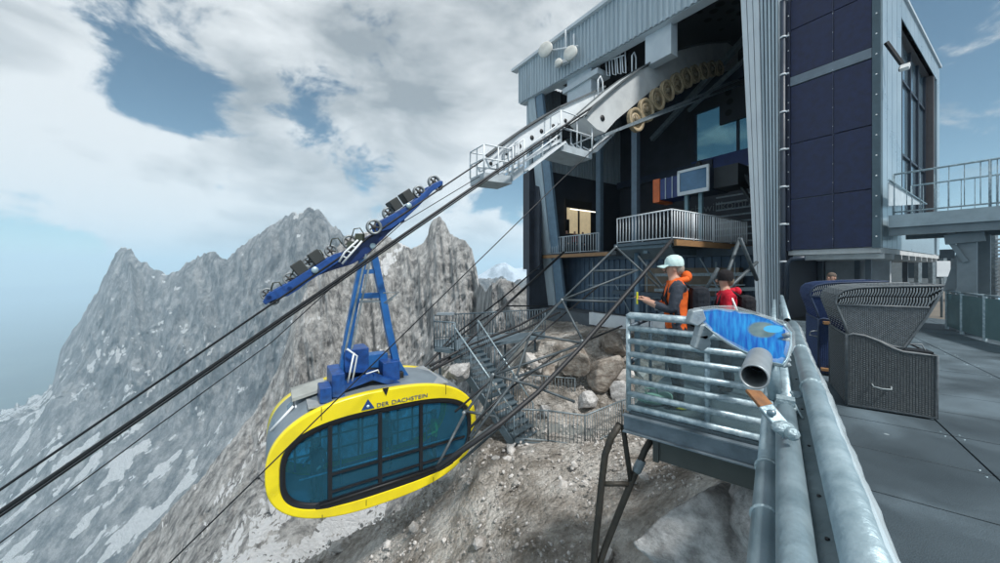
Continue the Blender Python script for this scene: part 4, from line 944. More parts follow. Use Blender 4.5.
# ------------------------------------------------------------------ TERRACE
DR = Vector((.618, .786, 0)).normalized(); NR = Vector((-.786, .618, 0)).normalized(); ZD = -1.65
Q0 = Vector((.60, .66, 0))
def TN(t, n_, z=0): return Q0+DR*t+NR*n_+Vector((0, 0, z))
deckm = bpy.data.materials.new('terrace paving'); deckm.use_nodes = True; t = deckm.node_tree; n = t.nodes; l = t.links; b = n['Principled BSDF']; b.inputs['Roughness'].default_value = .75; b.inputs['Specular IOR Level'].default_value = .35
g = n.new('ShaderNodeNewGeometry'); ns = n.new('ShaderNodeTexNoise'); ns.inputs['Scale'].default_value = 1.3; ns.inputs['Detail'].default_value = 9; l.new(g.outputs['Position'], ns.inputs['Vector'])
ns2 = n.new('ShaderNodeTexNoise'); ns2.inputs['Scale'].default_value = 160; ns2.inputs['Detail'].default_value = 3; l.new(g.outputs['Position'], ns2.inputs['Vector'])
mul = n.new('ShaderNodeMath'); mul.operation = 'MULTIPLY_ADD'; l.new(ns2.outputs['Fac'], mul.inputs[0]); mul.inputs[1].default_value = .8; l.new(ns.outputs['Fac'], mul.inputs[2])
rp_ = n.new('ShaderNodeValToRGB'); rp_.color_ramp.elements[0].position = .65; rp_.color_ramp.elements[0].color = (.048, .070, .086, 1); rp_.color_ramp.elements[1].position = 1.1; rp_.color_ramp.elements[1].color = (.10, .138, .165, 1); l.new(mul.outputs[0], rp_.inputs[0])
# bird droppings / chips: sparse pale flecks
vo = n.new('ShaderNodeTexVoronoi'); vo.inputs['Scale'].default_value = 1.7; l.new(g.outputs['Position'], vo.inputs['Vector'])
nd = n.new('ShaderNodeMath'); nd.operation = 'MULTIPLY_ADD'; l.new(ns2.outputs['Fac'], nd.inputs[0]); nd.inputs[1].default_value = .03; l.new(vo.outputs['Distance'], nd.inputs[2])
fl = n.new('ShaderNodeMapRange'); fl.inputs[1].default_value = .055; fl.inputs[2].default_value = .04; fl.inputs[3].default_value = 0; fl.inputs[4].default_value = .7; l.new(nd.outputs[0], fl.inputs[0])
mxx = n.new('ShaderNodeMixRGB'); l.new(fl.outputs[0], mxx.inputs[0]); l.new(rp_.outputs[0], mxx.inputs[1]); mxx.inputs[2].default_value = (.42, .50, .53, 1); st_ = n.new('ShaderNodeTexNoise'); st_.inputs['Scale'].default_value = .55; st_.inputs['Detail'].default_value = 7; st_.inputs['Distortion'].default_value = 1.2; l.new(g.outputs['Position'], st_.inputs['Vector'])
sr = n.new('ShaderNodeMapRange'); sr.inputs[1].default_value = .40; sr.inputs[2].default_value = .62; sr.inputs[3].default_value = .62; sr.inputs[4].default_value = 1.2; l.new(st_.outputs['Fac'], sr.inputs[0])
hv = n.new('ShaderNodeHueSaturation'); l.new(sr.outputs[0], hv.inputs['Value']); l.new(mxx.outputs[0], hv.inputs['Color']); l.new(hv.outputs[0], b.inputs['Base Color'])
rr_ = n.new('ShaderNodeMapRange'); rr_.inputs[1].default_value = .4; rr_.inputs[2].default_value = .6; rr_.inputs[3].default_value = .5; rr_.inputs[4].default_value = .8; l.new(st_.outputs['Fac'], rr_.inputs[0]); l.new(rr_.outputs[0], b.inputs['Roughness'])
bp = n.new('ShaderNodeBump'); bp.inputs['Strength'].default_value = .5; bp.inputs['Distance'].default_value = .01; l.new(ns2.outputs['Fac'], bp.inputs['Height']); l.new(bp.outputs[0], b.inputs['Normal'])
m = M()
# slab below, then pavers with open joints
def inside_poly(p, poly):
    c = False; j = len(poly)-1
    for i in range(len(poly)):
        if (poly[i][1] > p[1]) != (poly[j][1] > p[1]) and p[0] < (poly[j][0]-poly[i][0])*(p[1]-poly[i][1])/(poly[j][1]-poly[i][1])+poly[i][0]: c = not c
        j = i
    return c
m.prism([TN(-3.5, .0, ZD-.03), TN(14.2, .0, ZD-.03), TN(30, -2, ZD-.03), TN(30, -26, ZD-.03), TN(-3.5, -26, ZD-.03)], UP*-.25)
o = m.build('terrace_slab', mat('joint dark', (.02, .026, .03), .9)); o['kind'] = 'structure'
m = M(); TS = .87
for i in range(-4, 24):
    for j in range(0, 18):
        t0, n0 = i*TS+.28, -.02-j*1.30
        if t0 > 13.5 and n0 > -1.5: continue
        dz = random.uniform(-.0015, .0015)
        m.prism([TN(t0+.007, n0-.007, ZD+dz), TN(t0+TS-.007, n0-.007, ZD+dz), TN(t0+TS-.007, n0-1.293, ZD+dz), TN(t0+.007, n0-1.293, ZD+dz)], UP*-.028)
o = m.build('terrace_paving', deckm, bevel=.003); o['kind'] = 'structure'

scr = M()
for i in range(0, 14):
    for j in range(0, 6):
        for (du_, dn_) in ((.06, -.06), (TS-.06, -.06), (.06, -1.24), (TS-.06, -1.24)): scr.lathe(TN(i*TS+.28+du_, -.02-j*1.30+dn_, ZD), UP, [(0, .003), (.007, .003), (.009, .0)], 8)
o = scr.build('paving_screws', GALV, recalc=False); o['kind'] = 'structure'
# ---- main terrace rail: three thick galvanised tubes, clamps and a clear film wrap
tr = root('terrace_railing', TN(2, 0, ZD), 'bundle of thick galvanised tubes running away along the terrace edge', 'railing')
GT = mat('thick galvanised tube', (.33, .43, .48), .40, .35, (.20, .285, .33), 7, .25, 30, contrast=(.36, .64))
def offs(px, dz): # lateral offset for a tube that meets the picture's lower edge at px
    Y = dz/(293)*F; X = (px-500)/F*Y; v = Vector((X, Y, 0))-Q0; return v.dot(NR)
zR, zM, zL = -.53, -.57, -.63
nR, nM, nL = offs(868, -zR), offs(797, -zM), offs(764, -zL)
def rtube(n_, z, r, t0, t1, nm, mt=GT, hollow=False):
    m = M(); m.tube([TN(t0, n_, z), TN(t1, n_, z)], r, 28, caps=not hollow)
    if hollow:
        m.tube([TN(t0, n_, z), TN(t1, n_, z)], r*.88, 28, caps=False)
        for t_ in (t0,): m.lathe(TN(t_, n_, z), DR, [(r*.88, 0), (r, 0)], 28, False)
    return m.build(nm, mt, tr)
rtube(nR, zR, .040, -1.2, 3.55, 'top_tube')
rtube(nM, zM, .033, -1.2, 1.02, 'middle_tube'); rtube(nM-.005, zM-.02, .030, 1.0, 4.2, 'middle_tube'); rtube(nL, zL, .030, -1.2, .52, 'outer_tube'); rtube(nL, zL, .028, .5, 3.4, 'outer_tube')
rtube(nR+.035, zR+.005, .034, 3.75, 8.0, 'far_tube', GT, True); rtube(nR+.145, zR-.09, .034, 3.75, 8.0, 'far_tube', GT, True)
mI = mat('tube inside', (.01, .012, .014), .9)
for q_ in (TN(3.80, nR+.035, zR+.005), TN(3.80, nR+.145, zR-.09)): m = M(); m.lathe(q_, DR, [(0, 0), (.0295, 0)], 20, False); m.build('tube_bore', mI, tr)
# web plate between the tubes with bolt holes
m = M(); w0, w1 = (nR+nM)/2+.028, (nR+nM)/2-.028; m.prism([TN(-1.2, nM-.02, zM-.015), TN(3.4, nM-.02, zM-.015), TN(3.4, nR+.02, zR-.03), TN(-1.2, nR+.02, zR-.03)], UP*-.012); wp = m.build('web_plate', mat('web plate', (.17, .225, .25), .5, .3, (.11, .16, .18), 6, .2), tr)
for t_ in (.12, .30, .62, 1.0, 1.5): m = M(); c = (TN(t_, (nR+nM)/2-.004, (zM+zR)/2-.020)); m.lathe(c, UP, [(0, .0025), (.0045, .0025), (.0045, -.001)], 10); m.build('plate_hole', BLACK, wp)
def collar(t_, n_, z, r, w=.05, nm='tube_collar', mt=None):
    m = M(); m.lathe(TN(t_, n_, z), DR, [(r, 0), (r*1.14, .002), (r*1.16, w*.5), (r*1.14, w-.002), (r, w)], 24); return m.build(nm, mt or mat('collar zinc', (.42, .52, .56), .5, .5, (.30, .40, .44), 40, .5, 80), tr)
collar(.93, nM, zM, .033, .07); collar(.22, nL, zL, .030, .008); collar(.50, nL, zL, .030, .008); collar(-.03, nL, zL, .030, .006)
collar(1.2, nR, zR, .040, .006); collar(2.1, nR, zR, .040, .008)
m = M(); m.box(TN(.96, nM, zM+.035), (.03, .03, .012), (DR, NR, UP)); m.tube([TN(.88, nM-.05, zM+.0), TN(1.02, nM-.02, zM+.03)], .004, 6); m.tube([TN(.86, nM-.065, zM-.01), TN(1.0, nM-.09, zM+.02)], .004, 6); m.build('clamp', mat('collar zinc'  , (.42, .52, .56), .5), tr)
for t_ in (1.2, 2.8, 4.6, 6.4):
    m = M(); m.tube([TN(t_, nR+.05, zR-.03), TN(t_, nR+.05, ZD-.1)], .03, 12); m.build('post', GT, tr)
# torn clear film hanging around the rail's deck side
film = bpy.data.materials.new('clear film'); film.use_nodes = True; t = film.node_tree; nn_ = t.nodes; l = t.links
pb_ = nn_['Principled BSDF']; pb_.inputs['Base Color'].default_value = (.75, .85, .9, 1); pb_.inputs['Roughness'].default_value = .12
tr_ = nn_.new('ShaderNodeBsdfTransparent'); fr = nn_.new('ShaderNodeLayerWeight'); fr.inputs[0].default_value = .35
mr = nn_.new('ShaderNodeMapRange'); mr.inputs[3].default_value = .04; mr.inputs[4].default_value = .75; l.new(fr.outputs['Facing'], mr.inputs[0]); ms = nn_.new('ShaderNodeMixShader'); l.new(mr.outputs[0], ms.inputs[0]); l.new(tr_.outputs[0], ms.inputs[1]); l.new(pb_.outputs[0], ms.inputs[2]); l.new(ms.outputs[0], nn_['Material Output'].inputs[0])
m = M(); vs = []; fs = []; K = 120; J = 18
for i in range(K):
    t_ = -1.2+i*4.6/K; rr = .046+.0015*math.sin(i*.9)+.001*math.sin(i*2.3)+(.006*max(0, math.sin(i*.13)) )
    for j in range(J):
        an = -1.9+j*(3.1)/J; rj = rr+.0012*math.sin(j*1.7+i*.25)+(.016 if j in (6, 7) else 0); vs.append(TN(t_, nR-math.cos(an)*rj, zR+math.sin(an)*rj*1.0))
for i in range(K-1):
    for j in range(J-1): fs.append((i*J+j, i*J+j+1, (i+1)*J+j+1, (i+1)*J+j))
m.add(vs, fs, True); m.build('film_wrap', film, tr, 'clear plastic film wound loosely round the top tube', recalc=False)

# ---- open tube stub with its rusty bracket
sb = root('viewer_tube', P(754, 376, 1.30), 'short open-ended steel tube pointing at the viewer above a rusty bracket', 'tube')
c = P(754, 377, 1.28); e = P(763, 347, 1.75); ax = (e-c).normalized(); r_ = 12.6/F*1.28
m = M(); m.lathe(c, ax, [(r_*.84, .30), (r_*.84, .004), (r_*.87, 0), (r_*.97, 0), (r_, .004), (r_, .34)], 40); m.build('tube_barrel', mat('barrel zinc', (.42, .46, .48), .4, .5, (.32, .36, .38), 12), sb)
m = M(); m.lathe(c+ax*.26, ax, [(0, 0), (r_*.84, 0)], 24); m.build('tube_bore', mI, sb)
m = M(); k0, k1, k2 = P(753, 391, 1.27), P(770, 411, 1.18), P(783, 427, 1.12)
m.beam(k0, k1, .055, .012, Vector((0, -1, .4))); bk = m.build('bracket_plate', RUST, sb, bevel=.003)
m = M(); m.beam(P(765, 406, 1.18), P(790, 436, 1.10), .05, .014, Vector((0, -1, .4))); m.build('bracket_arm', GT, sb, bevel=.004)
m = M(); m.lathe(P(770, 413, 1.155), Vector((0, -1, .5)), [(0, .02), (.008, .02), (.011, .012), (.011, -.01)], 6); m.build('bolt', GALV, bk)
m = M(); m.ball(P(783, 428, 1.09)+Vector((0, 0, .0)), .026, 12, (1.3, 1, .8)); m.ball(P(792, 434, 1.06), .02, 10); m.build('weld_lump', mat('collar zinc', (.42, .52, .56), .5), sb)

# ---- panorama board (blue picture on a curved, film-wrapped panel)
bd = root('panorama_board', P(745, 335, 1.75), 'tilted leaf-shaped board with a blue mountain panorama, wrapped in film', 'board')
pic = bpy.data.materials.new('panorama print'); pic.use_nodes = True; t = pic.node_tree; n = t.nodes; l = t.links; b = n['Principled BSDF']; b.inputs['Roughness'].default_value = .4; b.inputs['Specular IOR Level'].default_value = .25
g = n.new('ShaderNodeTexCoord'); sx = n.new('ShaderNodeSeparateXYZ'); l.new(g.outputs['UV'], sx.inputs[0])
mp = n.new('ShaderNodeMapping'); mp.inputs['Scale'].default_value = (26, 3, 1); mp.inputs['Rotation'].default_value = (0, 0, .35); l.new(g.outputs['UV'], mp.inputs[0]); nz = n.new('ShaderNodeTexNoise'); nz.inputs['Scale'].default_value = 1; nz.inputs['Detail'].default_value = 4; l.new(mp.outputs[0], nz.inputs['Vector'])
r1 = n.new('ShaderNodeValToRGB'); e_ = r1.color_ramp.elements; e_[0].position = .30; e_[0].color = (.006, .07, .36, 1); e_[1].position = .72; e_[1].color = (.02, .27, .60, 1); l.new(nz.outputs['Fac'], r1.inputs[0])
nz2 = n.new('ShaderNodeTexNoise'); nz2.inputs['Scale'].default_value = 5; nz2.inputs['Detail'].default_value = 6; l.new(g.outputs['UV'], nz2.inputs['Vector'])
r2 = n.new('ShaderNodeValToRGB'); e_ = r2.color_ramp.elements; e_[0].position = .35; e_[0].color = (.08, .14, .16, 1); e_[1].position = .7; e_[1].color = (.17, .24, .25, 1); l.new(nz2.outputs['Fac'], r2.inputs[0])
def ell(cu, cv, ru, rv, soft=.12):
    vm = n.new('ShaderNodeVectorMath'); vm.operation = 'SUBTRACT'; l.new(g.outputs['UV'], vm.inputs[0]); vm.inputs[1].default_value = (cu, cv, 0)
    v2 = n.new('ShaderNodeVectorMath'); v2.operation = 'DIVIDE'; l.new(vm.outputs[0], v2.inputs[0]); v2.inputs[1].default_value = (ru, rv, 1)
    ln = n.new('ShaderNodeVectorMath'); ln.operation = 'LENGTH'; l.new(v2.outputs[0], ln.inputs[0]); ad = n.new('ShaderNodeMath'); ad.operation = 'MULTIPLY_ADD'; l.new(nz2.outputs['Fac'], ad.inputs[0]); ad.inputs[1].default_value = .35; l.new(ln.outputs['Value'], ad.inputs[2])
    k = n.new('ShaderNodeMapRange'); k.inputs[1].default_value = 1.18+soft; k.inputs[2].default_value = 1.18-soft; l.new(ad.outputs[0], k.inputs[0]); return k.outputs[0]
m1 = n.new('ShaderNodeMixRGB'); l.new(ell(.70, .60, .15, .15), m1.inputs[0]); l.new(r1.outputs[0], m1.inputs[1]); l.new(r2.outputs[0], m1.inputs[2])
m2 = n.new('ShaderNodeMixRGB'); l.new(ell(.82, .62, .11, .07, .05), m2.inputs[0]); l.new(m1.outputs[0], m2.inputs[1]); m2.inputs[2].default_value = (.06, .35, .62, 1); l.new(m2.outputs[0], b.inputs['Base Color'])
out = [(699, 311), (702, 321), (712, 331), (726, 341), (742, 350), (758, 357), (772, 362), (782, 364), (786, 358), (790, 345), (790, 333), (784, 326), (772, 320), (755, 315), (735, 311), (715, 309)]
BO = P(745, 336, 1.75); _e1 = P(790, 340, 1.60)-BO; _e2 = P(745, 312, 1.88)-BO; BN = _e1.cross(_e2).normalized()
def bpt(x, y):  # the board is one tilted plane
    r_ = P(x, y, 1.0); return r_*(BO.dot(BN)/r_.dot(BN))
def board(sc, dz, y0=0):
    cx, cy = 745, 336; ctr = bpt(cx, cy); return [ctr+(bpt(x, y)-ctr)*sc for x, y in out]
nb = (bpt(760, 340)-bpt(740, 340)).cross(bpt(740, 330)-bpt(740, 340)).normalized()
if nb.y > 0: nb = -nb
me = bpy.data.meshes.new('panorama_print'); vs = []; uv = []
ctr = bpt(745, 336); RINGS = 6
for k in range(RINGS+1):
    s_ = k/RINGS
    for (x, y) in out:
        X_, Y_ = 745+(x-745)*s_, 336+(y-336)*s_; vs.append(bpt(X_, Y_)+nb*(.012*(1-s_*s_))-ORG[bd]); uv.append(((X_-699)/91, (364-Y_)/55))
no = len(out); fs = [(k*no+j, k*no+(j+1) % no, (k+1)*no+(j+1) % no, (k+1)*no+j) for k in range(RINGS) for j in range(no)]
me.from_pydata(vs, [], fs); ul = me.uv_layers.new(name='UVMap')
for p in me.polygons:
    p.use_smooth = True
    for li, vi in zip(p.loop_indices, p.vertices): ul.data[li].uv = uv[vi]
o = bpy.data.objects.new('panorama_print', me); scene.collection.objects.link(o); me.materials.append(pic); o.parent = bd
m = M(); m.prism([p-nb*.004 for p in board(1.02, 0)], -nb*.018); m.build('backing_board', GALVN, bd, bevel=.004)
m = M(); rim = board(1.02, 0); m.tube(rim+[rim[0]], .004, 6); m.build('board_rim', mat('board rim', (.30, .45, .52), .3, .3), bd)
# film puckered round the board
m = M(); fr_ = []
for k, s_ in enumerate((.92, 1.0, 1.05, 1.12)):
    for i, (x, y) in enumerate(out):
        X_, Y_ = 745+(x-745)*s_, 336+(y-336)*s_; fr_.append(bpt(X_, Y_)+nb*(.008+.012*math.sin(i*2.1+k*1.3)))
m.add(fr_, [(k*no+j, k*no+(j+1) % no, (k+1)*no+(j+1) % no, (k+1)*no+j) for k in range(3) for j in range(no)], True); m.build('film_cover', film, bd, recalc=False)
ZN = mat('cast bracket', (.36, .42, .45), .5, .3, (.26, .31, .34), 20, .3)
for (x, y, a_) in [(698, 318, .05), (706, 332, .05), (703, 343, .04)]:
    m = M(); c = P(x, y, 1.95); m.prism([c+Vector((-.03, 0, .04)), c+Vector((.03, 0, .05)), c+Vector((.05, 0, -.01)), c+Vector((.0, 0, -.05)), c+Vector((-.05, 0, -.03))], Vector((.01, .07, 0))); m.build('holder_block', ZN, bd, bevel=.008)
for i in range(7):
    m = M(); m.tube([P(783, 336+i*5, 1.62), P(790, 334+i*5, 1.60)], .010, 8); m.build('mount_lug', ZN, bd)
m = M(); m.tube([P(770, 352, 1.66), P(776, 400, 1.62)], .03, 12); m.build('mount_post', GT, bd)

# ---- lookout bay: cross railing of seven tubes, floor, beams, dark outer rail
bay = root('lookout_bay', TN(4.5, .7, ZD), 'small steel lookout bay outside the terrace edge with tubular end railing', 'balcony')
tb0, tb1, nb1 = 3.28, 6.0, 1.42
m = M(); m.prism([TN(tb0, .0, ZD), TN(tb1, .0, ZD), TN(tb1, nb1, ZD), TN(tb0, nb1, ZD)], UP*-.05); m.build('grating_floor', mat('grating', (.13, .17, .19), .6, .3), bay)
ez = [ZD+.045, ZD+.20, ZD+.355, ZD+.51, ZD+.665, ZD+.82, ZD+.97, ZD+1.115]
for i, z in enumerate(ez):
    m = M(); r_ = .042 if i == len(ez)-1 else .035; m.tube([TN(tb0, .10, z), TN(tb0, nb1, z)] if i < len(ez)-1 else [TN(tb0, .34, z), TN(tb0, nb1-.02, z), TN(tb0, nb1, z-.02)], r_, 14); m.build('cross_tube', GALVN, bay)
for nn2 in (nb1, .62): m = M(); m.tube([TN(tb0+.03 if nn2 != nb1 else tb0, nn2, ZD), TN(tb0+.03 if nn2 != nb1 else tb0, nn2, ZD+(1.10 if nn2 == nb1 else .98))], .028, 12); m.build('post', GALVN, bay)
m = M(); m.abox; m.prism([TN(tb0+.06, .1, ZD+.02), TN(tb0+.06, nb1-.05, ZD+.02), TN(tb0+.06, nb1-.05, ZD+.98), TN(tb0+.06, .1, ZD+.98)], DR*.006); m.build('clear_panel', mat('scratched acrylic', (.72, .80, .82), .2, 0, (.62, .70, .72), 5, trans=.9), bay)
m = M(); m.beam(TN(tb0-.02, .08, ZD-.13), TN(tb0-.02, nb1+.04, ZD-.13), .05, .19); m.beam(TN(tb0-.06, .08, ZD-.04), TN(tb0-.06, nb1+.04, ZD-.04), .06, .015); m.beam(TN(tb0-.06, .08, ZD-.225), TN(tb0-.06, nb1+.04, ZD-.225), .06, .015)
m.build('edge_beam', mat('edge beam', (.20, .25, .29), .5, .4, (.13, .17, .2), 5, .2), bay)
m = M(); m.beam(TN(tb0+.10, .0, ZD-.36), TN(tb0+.10, 1.15, ZD-.36), .16, .26); m.box(TN(tb0+.10, 1.12, ZD-.36), (.10, .03, .15), (DR, NR, UP)); m.build('cross_beam', mat('dark primer', (.07, .08, .075), .6), bay)
m = M(); m.box(TN(tb0-.07, .13, ZD-.14), (.012, .035, .13), (DR, NR, UP)); m.build('end_plate', GALVN, bay)
for z in (ZD+.55, ZD+.98): m = M(); m.tube([TN(tb0, nb1, z), TN(tb1, nb1, z)], .026, 10); m.build('outer_rail', mat('outer rail', (.05, .08, .11), .5, .3), bay)
for t_ in (4.2, 5.1, 6.0): m = M(); m.tube([TN(t_, nb1, ZD), TN(t_, nb1, ZD+.98)], .022, 8); m.build('post', mat('outer rail', (.05, .08, .11), .5), bay)
# long dark sheet below the terrace edge
m = M(); m.prism([TN(-3, -.25, ZD-.28), TN(14, -.25, ZD-.28), TN(14, -.25, ZD-1.2), TN(-3, -.25, ZD-1.2)], -NR*.2); o = m.build('terrace_edge_beam', mat('edge steel', (.10, .13, .15), .6, .3)); tag(o, 'long steel edge girder under the terrace slab', 'girder')

# bags on the bay floor
bg = root('bag', TN(3.75, 1.05, ZD), 'pale green cloth bag lying on the lookout bay floor', 'bag')
m = M(); q = P(655, 406, 4.3); q = Vector((q.x, q.y, ZD)); m.ball(q+UP*.07, .13, 14, (1.7, 1, .5)); m.ball(q+Vector((.12, 0, .10)), .07, 10, (1.4, 1, .7)); m.build('bag_body', cloth('mint cloth', (.30, .52, .42)), bg)
m = M(); m.tube([q+Vector((-.1, 0, .1)), q+Vector((-.12, 0, .2)), q+Vector((.02, 0, .19)), q+Vector((.04, 0, .1))], .01, 6); m.build('bag_handle', cloth('mint cloth', (.30, .52, .42)), bg)
gl_ = root('glove', TN(3.6, .9, ZD), 'yellow work glove lying beside the green bag', 'glove'); q = P(681, 410, 4.15); q = Vector((q.x, q.y, ZD+.03)); m = M(); m.ball(q, .07, 10, (1.4, 1, .45))
gm = cloth('yellow glove', (.65, .62, .03)); m.build('palm', gm, gl_)
for k in range(4): m = M(); m.tube([q+Vector((.07, -.03+.02*k, 0)), q+Vector((.15+.01*(k % 2), -.04+.025*k, 0))], .013, 6); m.build('finger', gm, gl_)

# ---- people on the bay
gsl = cloth('charcoal sleeve', (.055, .065, .085)); org_ = cloth('orange vest', (.78, .15, .03), (.62, .10, .02)); redj = cloth('red jacket', (.55, .02, .04), (.42, .012, .03))
pp = P(676, 275, 4.25)
yaw1 = math.atan2(.35, -1.0)
man = person((pp.x, pp.y, ZD), yaw1, 1.84, 'man in mint cap and orange vest with dark sleeves leaning at the lookout railing', org_, dt, [(.30, .10, 1.22), (.34, -.06, 1.24)], gsl, hair=(.35, .3, .25), bulk=1.17)
add_cap(man, (.62, .80, .78)); add_pack(man, (.022, .026, .034), True)
m = M(); m.tube([(-.09, 0, 1.50), (-.10, .09, 1.49), (0, .125, 1.47), (.07, .07, 1.44)], .035, 8); m.tube([(-.09, 0, 1.50), (-.10, -.09, 1.49), (0, -.125, 1.47), (.07, -.07, 1.44)], .035, 8); m.ball((-.11, 0, 1.52), .075, 12, (.8, 1.3, .9)); m.build('vest_hood', org_, man)
m = M(); 

for s_ in (1, -1): m = M(); m.tube([(.02, s_*.165, 1.40), (.02, s_*.178, 1.2), (.0, s_*.17, 1.0)], [.025, .03, .03], 6); m.build('side_panel', gsl, man)
ph = root('phone', (0, 0, 0), 'small yellow device held in the hands of the man in the mint cap', 'phone'); mw = Matrix.Rotation(yaw1, 4, 'Z'); q = Vector((pp.x, pp.y, ZD))+mw@Vector((.44, .02, 1.30)); ph.location = q; ORG[ph] = q
m = M(); ax = [mw.to_3x3()@Vector(v) for v in ((1, 0, 0), (0, 1, 0), (0, 0, 1))]; m.box(q, (.01, .04, .075), ax); m.build('phone_case', mat('yellow case', (.75, .72, .02), .4), ph, bevel=.006); m = M(); m.box(q-ax[0]*.012, (.002, .035, .068), ax); m.build('screen', BLACK, ph)
pw = P(727, 275, 4.75)
yaw2 = math.atan2(.45, -1.0)
wom = person((pw.x, pw.y, ZD), yaw2, 1.66, 'woman in black knit hat and red jacket with a white stripe beside the man', redj, dt, [(.28, .14, 1.08), (.30, -.10, 1.10)], redj, hair=(.2, .15, .1), bulk=1.15)
add_cap(wom, (.02, .018, .02), False, True); add_pack(wom, (.025, .025, .03))
m = M(); m.tube([(-.02, .235, 1.38), (-.055, .268, 1.27), (-.085, .30, 1.17)], .014, 6); m.build('jacket_stripe', cloth('white stripe', (.75, .77, .78)), wom)
m = M(); m.tube([(-.08, .03, 1.48), (-.05, .09, 1.47), (.05, .09, 1.45), (.08, 0, 1.43), (.05, -.09, 1.45), (-.05, -.09, 1.47), (-.08, -.03, 1.48)], .035, 8); m.ball((-.12, 0, 1.46), .075, 10, (.8, 1.4, .9)); m.build('jacket_hood', redj, wom, 'grey-lined collar and red hood')
# third man beyond the wicker chairs
p3 = P(832, 275, 7.6)
third = person((p3.x, p3.y, ZD), R(200), 1.63, 'man with short hair and dark jacket standing beyond the navy wicker chair', dk, dt, hair=(.12, .10, .09))
# small figures behind the railing of the waiting room
for (px, py, lab, cmat) in [(567, 232, 'person in dark top behind the short pale railing, leftmost of the group', dk), (575, 229, 'person in reddish top behind the short pale railing, centre of the group', cloth('maroon top', (.22, .05, .06))), (583, 231, 'person in grey top behind the short pale railing, rightmost of the group', gr_)]:
    aq = 17.4; q = PA(px, py, aq); person((q.x, q.y, 1.05), R(230), 1.68, lab, cmat, dt, simple=True, group='people waiting in the hall', face=False)

# ---- roofed wicker beach chairs
WK = mat('grey wicker', (.15, .17, .18), .55, 0, (.09, .105, .115), 30); WKD = mat('wicker rim', (.13, .15, .165), .5, 0, (.08, .095, .105), 20); WKL = mat('light wicker', (.27, .30, .32), .55, 0, (.18, .21, .23), 30)
NF = cloth('navy fabric', (.012, .02, .07)); WKB = mat('wicker backing', (.018, .022, .026), .8)
def wicker_panel(m, poly, du, dv, y, th=.008, side=-1, vert=False, w=(.9, .72)):
    xs = [p[0] for p in poly]; zs = [p[1] for p in poly]; x = min(xs); i = 0
    while x < max(xs):
        z = min(zs); j = 0
        while z < max(zs):
            cx, cz_ = x+du/2, z+dv/2
            if inside_poly((cx, cz_), poly):
                o_ = th*(1.0 if (i+j) % 2 else .3)
                hw, hh = (du/2*w[0], dv/2*w[1])
                vs = [(cx-hw, y, cz_-hh), (cx+hw, y, cz_-hh), (cx+hw, y, cz_+hh), (cx-hw, y, cz_+hh), (cx-hw*.6, y+side*o_, cz_-hh*.6), (cx+hw*.6, y+side*o_, cz_-hh*.6), (cx+hw*.6, y+side*o_, cz_+hh*.6), (cx-hw*.6, y+side*o_, cz_+hh*.6)]
                m.add(vs, [(4, 5, 6, 7), (0, 1, 5, 4), (1, 2, 6, 5), (2, 3, 7, 6), (3, 0, 4, 7)])
            z += dv; j += 1
        x += du; i += 1
